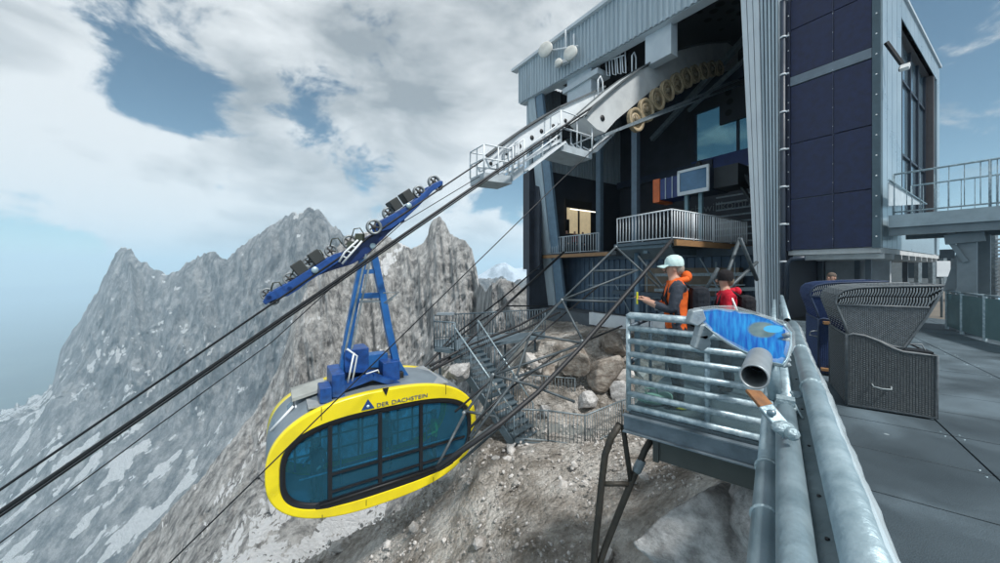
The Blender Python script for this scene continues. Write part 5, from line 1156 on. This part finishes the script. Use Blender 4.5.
def wicker_chair(loc, ang, label, rim=WKD, fab=NF, wk=WK, hood_off=0.):
    r = root('wicker_beach_chair', loc, label, 'beach chair', 'roofed wicker chairs on the terrace'); ORG[r] = Vector((0, 0, 0)); r.rotation_euler = (0, 0, ang); r.scale = (.96,)*3; W = 1.02
    base = [(0, .03), (.74, .03), (.74, .74), (.60, .745), (.48, .75), (.38, .79), (.27, .86), (.16, .905), (.06, .92), (0, .90)]
    hood = [(.02, .88), (-.02, 1.05), (-.07, 1.20), (-.10, 1.31), (-.08, 1.40), (-.02, 1.46), (.10, 1.495), (.25, 1.51), (.50, 1.525), (.80, 1.54), (.78, 1.46), (.68, 1.20), (.58, .98), (.50, .80), (.40, .80), (.28, .86), (.15, .91)]
    bb = M(); bb.prism([(x, 0, z) for x, z in base], Vector((0, .02, 0))); bb.prism([(x, W-.02, z) for x, z in base], Vector((0, .02, 0))); bb.prism([(0, .02, .03), (0, W-.02, .03), (0, W-.02, .9), (0, .02, .9)], Vector((.02, 0, 0))); bb.prism([(.70, .02, .03), (.70, W-.02, .03), (.70, W-.02, .42), (.70, .02, .42)], Vector((.02, 0, 0))); bb.prism([(.02, .02, .40), (.70, .02, .40), (.70, W-.02, .40), (.02, W-.02, .40)], Vector((0, 0, .04)))
    o = bb.build('base_frame', WKB, r)
    mm_ = M(); wicker_panel(mm_, base, .024, .012, -.001, .007, w=(.96, .8)); wicker_panel(mm_, base, .030, .0125, W+.001, side=1); w_ = mm_.build('base_weave', wk, r, recalc=False)
    bm_ = M(); wicker_panel(bm_, [(0, .03), (W, .03), (W, .9), (0, .9)], .034, .016, 0); bm_.v = [(v[1]-.001, v[0], v[2]) for v in bm_.v]; bm_.build('back_weave', wk, r, recalc=False)
    m = M()
    for y in (0, W): m.tube([(x, y, z) for x, z in base+[base[0]]], .017, 8)
    m.tube([(0, 0, .9), (0, W, .9)], .017, 8); m.tube([(.74, 0, .74), (.74, W, .74)], .012, 8); m.build('rim', rim, r)
    # handle on the side
    m = M(); m.tube([(.22, -.012, .33), (.225, -.05, .305), (.30, -.06, .295), (.375, -.05, .30), (.38, -.012, .325)], .009, 8); m.build('side_handle', mat('handle', (.28, .33, .35), .5), r)
    h = hood
    hb = M(); hb.prism([(x, .03, z) for x, z in h], Vector((0, .012, 0))); hb.prism([(x, W-.042, z) for x, z in h], Vector((0, .012, 0)))
    bk_ = h[:10]
    for p, q in zip(bk_[:-1], bk_[1:]): hb.add([(p[0], .03, p[1]), (q[0], .03, q[1]), (q[0], W-.03, q[1]), (p[0], W-.03, p[1]), (p[0]+.02, .03, p[1]-.02), (q[0]+.02, .03, q[1]-.02), (q[0]+.02, W-.03, q[1]-.02), (p[0]+.02, W-.03, p[1]-.02)], [(0, 1, 2, 3), (7, 6, 5, 4)])
    ho = hb.build('hood', WKB if fab is NF and wk is WK else fab, r)
    m = M(); low = [(x, z) for x, z in h if z < 1.30]; lower = [(.02, .90), (-.06, 1.20), (-.09, 1.28), (.71, 1.28), (.68, 1.2), (.58, .98), (.495, .80), (.40, .80), (.28, .86)]
    wicker_panel(m, lower, .016, .013, .029); m.build('hood_weave', WKL if wk is WK else wk, ho, recalc=False)
    # open ribs of the canopy sides
    m = M(); k = 0; x = -.06
    while x < .80:
        zt_ = np.interp(x, [-.10, -.08, -.02, .10, .25, .80], [1.33, 1.39, 1.45, 1.485, 1.50, 1.53]); zb_ = 1.29 if x < .68 else 1.29+(x-.68)*1.6
        for zz in (0, 1): zl = zb_+(zt_-zb_)*.5*zz; zu = zb_+(zt_-zb_)*.5*(zz+1)-.012; 
        for (za, zc) in ((zb_, (zb_+zt_)/2-.006), ((zb_+zt_)/2+.006, zt_-.008)):
            if zc-za > .01: m.tube([(x-.012, .020, za), (x+.004, .012, (za+zc)/2), (x+.008, .020, zc)], .0065, 5, caps=False)
        x += .024
    m.build('hood_ribs', WKL, ho)
    # woven back of the hood
    m = M(); N_ = 46
    for i in range(N_):
        t_ = i/(N_-1)*(len(bk_)-1); a_ = int(min(t_, len(bk_)-2)); f_ = t_-a_; x = bk_[a_][0]*(1-f_)+bk_[a_+1][0]*f_; z = bk_[a_][1]*(1-f_)+bk_[a_+1][1]*f_
        m.tube([(x-.006+.006*math.sin(y_*40+i*math.pi), y_, z+.004) for y_ in np.linspace(.03, W-.03, 40)], .008, 4, caps=False)
    m.build('hood_back_weave', WKL if wk is WK else wk, ho, recalc=False)
    m = M()
    for y in (.025, W-.025): m.tube([(x, y, z) for x, z in h+[h[0]]], .015, 8); m.tube([(-.09, y, 1.275), (.69, y, 1.285)], .016, 8)
    m.tube([(.80, .03, 1.54), (.80, W-.03, 1.54)], .015, 8); m.build('hood_rim', rim, r)
    m = M(); m.box((.36, W/2, .50), (.33, W/2-.05, .06)); m.build('seat_cushion', fab, r, bevel=.03); m = M(); m.beam((.10, W/2, .55), (-.02, W/2, 1.25), W-.14, .08, Vector((1, 0, 0))); m.build('back_cushion', fab, r, bevel=.02)
    m = M(); m.box((.60, .14, .76), (.13, .10, .012)); m.build('side_tray', BLACK, r); m = M(); m.tube([(.52, .10, .775), (.52, .12, .83), (.66, .12, .84), (.68, .10, .775)], .008, 6); m.build('arm_handle', WKL, r)
    return r
ang = math.atan2(-.57, .82)
wicker_chair((4.19, 4.23, ZD), ang, 'dark grey woven beach chair with its pale ribbed hood tipped back, nearest on the terrace')
NW = mat('navy wicker', (.05, .09, .22), .5, 0, (.03, .055, .14), 30); NWR = mat('navy rim', (.035, .06, .12), .5)
c2 = wicker_chair((5.05, 5.55, ZD), ang+.03, 'navy blue hooded wicker beach chair with orange wooden arm, behind the grey one', NWR, cloth('navy cover', (.02, .045, .16)), NW)
m = M(); m.box((.18, -.06, .86), (.13, .05, .02)); m.build('wood_armrest', TIMB if False else WOOD, c2); m = M(); m.box((.18, -.06, .10), (.16, .04, .02)); m.build('foot_board', WOOD, c2)
m = M(); m.tube([(-.02, -.03, .72), (-.10, -.04, .70), (-.12, -.04, .64), (-.02, -.03, .62)], .012, 6); m.build('back_handle', WKL, c2)

# ---- upper footbridge leaving the tower
br = root('footbridge', AB(-1, 16, 0), 'grey steel footbridge leaving the tower above the terrace, with picket railing', 'footbridge')
bz = 1.50; bA, bE = 2.40, -9.0; b0b, b1b = 14.75, 17.2
m = M(); m.abox(bE, bA, b0b, b1b, bz-.12, bz); m.build('deck_plate', mat('bridge deck', (.30, .36, .40), .5, .3), br)
m = M(); m.abox(bE, bA, b0b-.06, b0b-.005, bz-.30, bz+.05); m.abox(bE, bA, b1b+.005, b1b+.06, bz-.30, bz+.05); m.build('edge_channel', mat('bridge channel', (.36, .44, .48), .45, .4), br)
m = M(); m.abox(bE, bA, b0b+.05, b0b+.2, bz-.52, bz-.125); m.abox(bE, bA, b1b-.2, b1b-.05, bz-.52, bz-.125); m.build('main_girder', mat('bridge girder', (.20, .25, .28), .5, .3), br)
for i in range(8): m = M(); m.abox(bE+.6+i*1.4, bE+.75+i*1.4, b0b+.2, b1b-.2, bz-.42, bz-.125); m.build('floor_joist', mat('bridge girder', (.20, .25, .28), .5), br)
for (aa, bb) in [(aat(967, 15.4), 15.4), (aat(981, 16.6), 16.6), (aat(967, 15.4)-5, 15.4)]:
    m = M(); m.abox(aa-.16, aa+.16, bb-.13, bb+.13, ZD, bz-.52); m.build('bridge_column', mat('bridge column', (.24, .29, .32), .5, .3), br, bevel=.01)
m = M(); m.beam(PB(949, 292, 15.9), PB(967, 240, 15.9), .16, .2); m.build('raking_strut', mat('bridge column', (.24, .29, .32), .5), br)
m = M(); m.beam(PB(945, 240, 15.2), PB(985, 236, 15.2), .2, .25); m.beam(PB(966, 262, 15.2), PB(950, 241, 15.2), .08, .1); m.build('column_bracket', mat('bridge girder', (.20, .25, .28), .5), br)
make_rail('bridge_railing', 'pale picket railing along the near edge of the upper footbridge', [AB(2.3, b0b-.03, bz+.05), AB(-8.8, b0b-.03, bz+.05)], 1.15, .24, GALVN, .026, .010)
make_rail('bridge_railing', 'picket railing along the rear edge of the upper footbridge', [AB(2.3, b1b, bz+.05), AB(-8.8, b1b, bz+.05)], 1.15, .24, GALVN, .026, .010)
m = M(); m.tube([PA(889, 177, 2.35), PA(889, 175, 2.3)], .03, 6)
sw = root('bridge_wind_panel', AB(2.1, 16.5, bz), 'pale triangular wind panel at the tower end of the footbridge', 'panel')
m = M(); m.prism([PA(889, 182, 2.3), PA(925, 204, 2.3), PA(889, 206, 2.3)], D1*.02); m.build('sheet', mat('wind panel sheet', (.55, .62, .66), .4), sw); m = M(); m.tube([PA(889, 180, 2.28), PA(926, 204, 2.28)], .03, 6); m.build('top_rail', GALV, sw)
# ---- floodlight on the tower
fl_ = root('floodlight', PA(908, 66, 2.3), 'small white floodlight on a short arm at the tower corner', 'floodlight')
m = M(); m.beam(PA(886, 42, 2.45), PA(902, 64, 2.2), .07, .09); m.build('arm', BLACK, fl_); q = PA(905, 67, 2.1); m = M(); m.box(q, (.09, .13, .05), (D1, (D2+UP*.9).normalized(), (UP-D2*.9).normalized())); m.build('lamp_head', mat('lamp head', (.7, .72, .72), .3), fl_, bevel=.01); m = M(); m.box(q+D1*.1, (.012, .1, .035), (D1, (D2+UP*.9).normalized(), (UP-D2*.9).normalized())); m.build('lens', BLACK, fl_)

# ---- glass balustrade across the terrace and louvred building behind
gb = root('glass_balustrade', P(965, 300, 9), 'low glass balustrade with steel posts on the far side of the terrace', 'balustrade')
gp = [Vector((*((P(947, 300, 9.8)).xy), ZD)), Vector((*((P(962, 300, 9.0)).xy), ZD)), Vector((*((P(985, 300, 8.1)).xy), ZD)), Vector((*((P(1012, 300, 7.4)).xy), ZD)), Vector((*((P(1060, 300, 6.4)).xy), ZD))]
for p, q in zip(gp[:-1], gp[1:]):
    m = M(); d = (q-p)*.04; m.prism([p+d+UP*.08, q-d+UP*.08, q-d+UP*1.0, p+d+UP*1.0], (q-p).cross(UP).normalized()*.012); m.build('glass_pane', mat('balustrade glass', (.30, .44, .46), .1, 0, (.24, .36, .38), 2, trans=.45), gb)
    m = M(); m.tube([p+UP*1.06, q+UP*1.06], .025, 8); m.build('top_rail', GALVN, gb)
for p in gp: m = M(); m.box(p+UP*.52, (.025, .025, .54)); m.build('post', GALVN, gb)
fb = root('rear_building', P(960, 290, 24), 'pale grey building with louvred wall seen under the footbridge', 'building')
m = M(); p, q = P(850, 270, 27), P(1100, 270, 20); m.prism([Vector((p.x, p.y, ZD)), Vector((q.x, q.y, ZD)), Vector((q.x, q.y, .7)), Vector((p.x, p.y, .7))], Vector((.5, 1, 0))*.5); m.build('wall', mat('rear wall grey', (.30, .34, .36), .7), fb)
m = M(); p, q = P(905, 270, 22), P(955, 270, 20); m.prism([Vector((p.x, p.y, -.5)), Vector((q.x, q.y, -.5)), Vector((q.x, q.y, 1.2)), Vector((p.x, p.y, 1.2))], Vector((.5, 1, 0))*.3); m.build('dark_block', mat('slate block', (.10, .14, .17), .6), fb)
p, q = P(968, 270, 15.5), P(1040, 270, 13.5)
for i in range(15):
    z = -.9+i*.155; m = M(); m.beam(Vector((p.x, p.y, z)), Vector((q.x, q.y, z)), .10, .07); m.build('louvre', mat('louvre white', (.55, .60, .62), .5), fb)
for f_ in (0, .45, .9): c = p+(q-p)*f_; m = M(); m.box(Vector((c.x, c.y+.1, 0)), (.06, .06, 1.65)); m.build('louvre_post', GALVD, fb)
for x in (918, 932, 943, 955): c = P(x, 270, 19.5); m = M(); m.box(Vector((c.x, c.y, -.5)), (.10, .10, 1.15)); m.build('wall_post', GALVD, fb)
rm = root('ramp', P(905, 290, 14), 'low brownish ramp rising beneath the footbridge behind the wicker chairs', 'ramp')
m = M(); m.add([Vector((*P(878, 270, 14).xy, ZD)), Vector((*P(950, 270, 11.5).xy, ZD)), Vector((*P(944, 270, 20).xy, ZD)), Vector((*P(878, 270, 20).xy, ZD)), Vector((*P(944, 270, 20).xy, ZD+.55)), Vector((*P(878, 270, 20).xy, ZD+.55))], [(0, 1, 4, 5), (1, 2, 4), (0, 5, 3), (2, 3, 5, 4), (0, 3, 2, 1)]); m.build('ramp_body', mat('ramp concrete', (.20, .18, .15), .8, 0, (.14, .13, .12), 3), rm)
sg = root('notice_board', P(943, 272, 12), 'small blank white notice board on a thin post near the ramp', 'sign')
c = P(943, 269, 12); m = M(); m.box(c, (.24, .02, .27)); m.build('board', WHITE, sg, bevel=.01); m = M(); m.tube([Vector((c.x, c.y+.04, ZD)), c+UP*.2+Vector((0, .04, 0))], .03, 8); m.build('post', GALVD, sg)

# ------------------------------------------------------------------ bracing frame under the boarding platform
fr_ = root('bracing_frame', P(560, 300, 14), 'web of grey tubular steel braces reaching down from the boarding platform', 'steel frame')
TBM = mat('brace tube', (.10, .125, .14), .55, .3, (.06, .075, .085), 6)
DPT = {}
def dep(x, y): # depth of the frame's members: near at the lower left, far beneath the platform
    return float(np.interp(y, [240, 300, 380, 470], [14.2, 13.0, 10.6, 8.9]))
def strut(x0, y0, x1, y1, r=.055, d0=None, d1=None, mt=None, nm='brace'):
    m = M(); p = P(x0, y0, d0 or dep(x0, y0)); q = P(x1, y1, d1 or dep(x1, y1)); m.tube([p, q], r, 10); o = m.build(nm, mt or TBM, fr_); return o
for a_ in [(616, 247, 562, 300), (562, 300, 493, 375), (493, 375, 464, 415), (464, 415, 437, 467), (562, 300, 638, 270), (591, 271, 636, 270), (562, 300, 622, 302), (562, 300, 582, 339), (530, 334, 582, 343), (530, 334, 516, 378), (616, 247, 660, 288), (638, 256, 662, 286),
           (493, 375, 580, 345), (493, 375, 530, 385), (530, 385, 575, 402), (493, 375, 484, 410), (484, 410, 470, 437), (464, 411, 496, 417), (496, 417, 500, 427), (500, 427, 460, 462), (516, 378, 470, 440), (516, 378, 580, 350), (530, 334, 500, 360), (440, 465, 493, 425)]:
    strut(*a_, r=.040)
for a_ in [(740, 238, 718, 300), (757, 262, 716, 300), (757, 280, 740, 238), (700, 300, 718, 268)]: strut(*a_, r=.055, d0=11.5, d1=11.0)
JM = mat('joint plate', (.26, .30, .32), .5, .4)
for (x, y) in [(562, 300), (493, 375), (464, 413), (530, 334), (616, 247), (582, 341), (516, 378)]:
    m = M(); m.ball(P(x, y, dep(x, y)), .062, 10, (1, 1, 1)); m.build('node_joint', JM, fr_)
# heavy black stay cables
def stay(pts, r, lb, ds): 
    m = M(); m.tube([P(x, y, d) for (x, y), d in zip(pts, ds)], r, 8); o = m.build('stay_cable', ROPE if r < .05 else mat('black cable', (.02, .022, .026), .55)); tag(o, lb, 'cable', 'black cables fanning from the hall')
stay([(672, 240), (638, 280), (579, 349), (537, 393), (500, 424), (436, 469)], .07, 'thick black cable from under the boarding platform past the braces to the cabin', (12.8, 12.4, 11, 10, 9.3, 8.6))
stay([(564, 252), (505, 306), (450, 358), (418, 380)], .065, 'thick black cable from the timber edge down past the staircase', (21, 17, 14, 12.5))
stay([(543, 263), (500, 300), (452, 337), (420, 372)], .04, 'thin black cable just left of the thick one at the leaning column', (22, 18, 15, 13))
stay([(556, 306), (505, 306), (478, 322), (440, 352), (418, 373)], .04, 'black cable bending level with the foot of the leaning column', (22, 18, 16, 14, 12.5))
stay([(562, 302), (520, 325), (470, 345), (430, 366)], .05, 'upper of the two dark cables crossing the stair landing', (18, 16, 14, 12.5))
stay([(560, 312), (525, 329), (475, 348), (425, 374)], .05, 'lower of the two dark cables crossing the stair landing', (18, 16, 14, 12.5))

stay([(622, 326), (560, 352), (505, 392), (470, 428)], .035, 'thin black cable from the rock foot by the bay railing down to the cabin end', (13.5, 12.5, 10.6, 9.4))
stay([(600, 285), (545, 330), (500, 372), (455, 412)], .032, 'thin black cable midway between the two thickest ones', (14.5, 13, 11, 9.6))
# ------------------------------------------------------------------ stairs and walkway on the rock
GDK = mat('stair steel', (.16, .22, .26), .5, .4, (.11, .15, .18), 5)
lz = P(440, 346, 14.5).z
ld = root('stair_landing', P(470, 346, 15), 'grey steel landing on the rock rib with picket railing round it', 'landing')
L0, L1 = P(434, 346, 14.2), P(438, 340, 15.6); 
def gz(px, Y, z): v = P(px, 270, Y); return Vector((v.x, v.y, z))
lp = [gz(434, 14.0, lz), gz(434, 15.8, lz), gz(545, 17.8, lz+.05), gz(545, 16.4, lz+.05), gz(470, 14.4, lz), gz(455, 13.6, lz)]
m = M(); m.prism(lp, UP*-.12); m.build('landing_plate', GDK, ld); m = M()
for px, Y in ((440, 14.6), (470, 15.2), (505, 16.3), (535, 17)): m.tube([gz(px, Y, lz-.1), gz(px, Y, lz-2.2)], .05, 8)
m.build('landing_leg', GDK, ld)
make_rail('landing_railing', 'picket railing along the far side of the rock landing', [lp[0], lp[1], lp[2]], 1.1, .14, GDK, .028, .014)
make_rail('landing_railing', 'short picket railing on the valley side of the rock landing', [lp[0], lp[5]], 1.1, .14, GDK, .028, .014)
m = M(); m.box(gz(446, 15.6, lz+1.2), (.38, .12, .05)); tag(m.build('lamp_hood', WHITE), 'small white lamp hood on top of the landing railing', 'lamp')
wz = P(600, 432, 12.8).z
sc_ = root('metal_staircase', gz(490, 13, wz), 'grey metal staircase descending over the rock rib to the walkway', 'staircase')
s0a, s0b = gz(452, 13.7, lz), gz(478, 14.6, lz); s1a, s1b = gz(514, 11.9, wz), gz(533, 12.8, wz); NS = 16
for i in range(NS):
    f_ = (i+.5)/NS; p, q = s0a.lerp(s1a, f_), s0b.lerp(s1b, f_); dd = (s1a-s0a); dd.z = 0; dd.normalize(); m = M(); m.prism([p, q, q+dd*.27, p+dd*.27], UP*-.04); m.build('tread', GDK, sc_)
for (p, q) in ((s0a, s1a), (s0b, s1b)): m = M(); m.beam(p-UP*.1, q-UP*.1, .05, .28); m.build('stringer', GDK, sc_)
for (p, q, lb) in ((s0a, s1a, 'sloping picket railing on the near side of the metal staircase'), (s0b, s1b, 'sloping picket railing on the far side of the metal staircase')):
    r_ = root('stair_railing', p, lb, 'railing'); a1_, b1_, c1_ = railing([p, q], 1.05, .16, .028, .012); a1_.build('handrail', GALVN, r_); [x_.build(getattr(x_, 'nm', 'post'), GDK, r_) for x_ in b1_]; c1_.build('pickets', GDK, r_)
wk_ = root('rock_walkway', gz(560, 12.8, wz), 'steel walkway along the foot of the rock face below the hall', 'walkway')
wp0, wp1, wp2, wp3 = gz(505, 12.8, wz), gz(585, 11.9, wz), gz(629, 13.2, wz), gz(650, 16, wz)
pth = [gz(506, 12.2, wz), gz(548, 12.0, wz), gz(585, 11.6, wz), gz(622, 12.8, wz+.05), gz(660, 13.6, wz+.1)]
in_ = [gz(512, 14.0, wz), gz(550, 13.6, wz), gz(585, 13.3, wz), gz(618, 14.5, wz+.05), gz(660, 15.5, wz+.1)]
m = M()
for i in range(4): m.prism([pth[i], pth[i+1], in_[i+1], in_[i]], UP*-.10)
m.build('deck_grating', mat('walkway grating', (.24, .25, .24), .7, .2), wk_); m = M()
for i in range(4): m.beam(pth[i]-UP*.12, pth[i+1]-UP*.12, .08, .22)
m.build('edge_channel', GDK, wk_)
for i in range(4):
    m = M(); m.tube([pth[i+1]-UP*.1, pth[i+1]-UP*1.2], .05, 8); m.build('support_leg', GDK, wk_)
make_rail('walkway_railing', 'picket railing along the outer edge of the rock walkway', pth, 1.1, .13, GALVD, .03, .013)
make_rail('walkway_railing', 'picket railing set back at the stair foot, against the rock', [gz(520, 15.2, wz+.4), gz(575, 14.6, wz+.4)], 1.0, .14, GALVD, .028, .012)

# ------------------------------------------------------------------ dark tubular trestle below the bay
ts = root('tubular_trestle', P(620, 500, 4.2), 'dark forked tube trestle standing on the slope below the lookout bay', 'trestle')
TD = mat('dark tube', (.055, .05, .04), .6, .3, (.035, .032, .028), 12, .2)
Yt = 4.15
def tt(pts, r, nm): m = M(); m.tube([P(x, y, Yt) for x, y in pts], r, 12); return m.build(nm, TD, ts)
tt([(620, 424), (611, 438), (605, 455), (602, 480), (599, 510), (595, 545), (592, 600), (591, 640)], .040, 'curved_leg'); tt([(656, 432), (645, 450), (634, 476), (620, 510), (605, 548), (596, 575), (591, 640)], .038, 'raking_leg'); tt([(623, 426), (627, 455), (631, 482)], .030, 'inner_leg'); tt([(604, 484), (630, 484)], .028, 'tie')
m = M(); m.lathe(P(639, 466, Yt), P(656, 432, Yt)-P(634, 476, Yt), [(.045, -.08), (.052, -.06), (.052, .06), (.045, .08)], 12); m.build('coupler', GALVD, ts)
# big boulders near the bay and beneath the hall
def boulder(c, s_, seed, lb, mt=None, group='boulders on the slope'):
    bm = bmesh.new(); bmesh.ops.create_icosphere(bm, subdivisions=5, radius=1); vs = np.array([v.co[:] for v in bm.verts]); 
    rs = np.random.RandomState(seed); q = vs.copy()
    for k in range(16):
        nrm = rs.randn(3); nrm /= np.linalg.norm(nrm); d = q@nrm; lim = rs.uniform(.5, .8); ov = np.maximum(0, d-lim); q -= ov[:, None]*nrm*.9
    nn = fbm(vs*1.8+seed*7, 6, seed, .55); q *= (1+.07*nn)[:, None]; nn = fbm(vs*4+seed, 7, seed+9, .62, True); q *= (1+.035*nn)[:, None]
    for v, c_ in zip(bm.verts, q): v.co = (c_[0]*s_[0], c_[1]*s_[1], c_[2]*s_[2])
    me = bpy.data.meshes.new('boulder'); bm.to_mesh(me); bm.free(); me.polygons.foreach_set('use_smooth', [True]*len(me.polygons)); o = bpy.data.objects.new('boulder', me); scene.collection.objects.link(o); o.location = c; o.rotation_euler = (rs.uniform(-.3, .3), rs.uniform(-.3, .3), rs.uniform(0, 6)); me.materials.append(mt or bould_mat); tag(o, lb, 'boulder', group); return o
bould_mat = rockmat('boulder limestone', (.27, .265, .26), (.45, .445, .44), (.60, .595, .59), 4.5, (1, 1, 1.3), .9, .05)
bould_brown = rockmat('brown boulder', (.17, .145, .12), (.30, .26, .225), (.42, .385, .34), 3, (1, 1, 1.3), .9, .08)
q = P(735, 560, 3.8); boulder(q+Vector((0, .2, -.05)), (.62, 1.0, .95), 17, 'biggest smooth grey boulder leaning under the lookout bay')
q = P(775, 545, 3.6); boulder(q, (.5, .6, .7), 9, 'grey boulder at the terrace edge, right of the biggest one')
for (x, y, Y, s_, sd_, lb) in [(603, 372, 14.6, (1.1, .8, .85), 1, 'broad brown boulder against the rock face under the hall, left of the bay railing'), (572, 362, 15, (.9, .8, .8), 2, 'rounded brown boulder under the white plinth band'), (588, 400, 14.0, (.6, .5, .42), 3, 'small grey boulder behind the walkway railing'), (619, 398, 14.2, (.6, .5, .8), 5, 'slabby pale boulder beside the bay railing tubes'), (552, 375, 15.5, (.8, .7, .6), 6, 'brown boulder by the foot of the stairs'), (612, 345, 16.2, (.9, .8, .6), 8, 'upper brown boulder just under the white plinth band'), (462, 372, 13.2, (.55, .5, .45), 7, 'pale boulder under the stair landing'), (448, 372, 13.6, (.4, .4, .35), 12, 'small pale boulder left of the one under the landing'), (545, 410, 13.8, (.35, .3, .28), 13, 'small boulder on the inner side of the walkway')]:
    boulder(P(x, y, Y), s_, sd_, lb, bould_brown if 'brown' in lb else bould_mat)
# ------------------------------------------------------------------ HAZE
m = M(); m.box((3000, 10000, -250), (17000, 15500, 651)); hz = m.build('haze', None); hz['kind'] = 'stuff'; tag(hz, 'pale blue mountain air over the valley', 'haze')
hm = bpy.data.materials.new('haze air'); hm.use_nodes = True; t = hm.node_tree; t.nodes.clear(); ou = t.nodes.new('ShaderNodeOutputMaterial'); pv = t.nodes.new('ShaderNodeVolumePrincipled'); pv.inputs['Color'].default_value = (.66, .86, 1, 1); pv.inputs['Density'].default_value = .00021; pv.inputs['Anisotropy'].default_value = -.1; t.links.new(pv.outputs[0], ou.inputs['Volume']); hz.data.materials.append(hm)
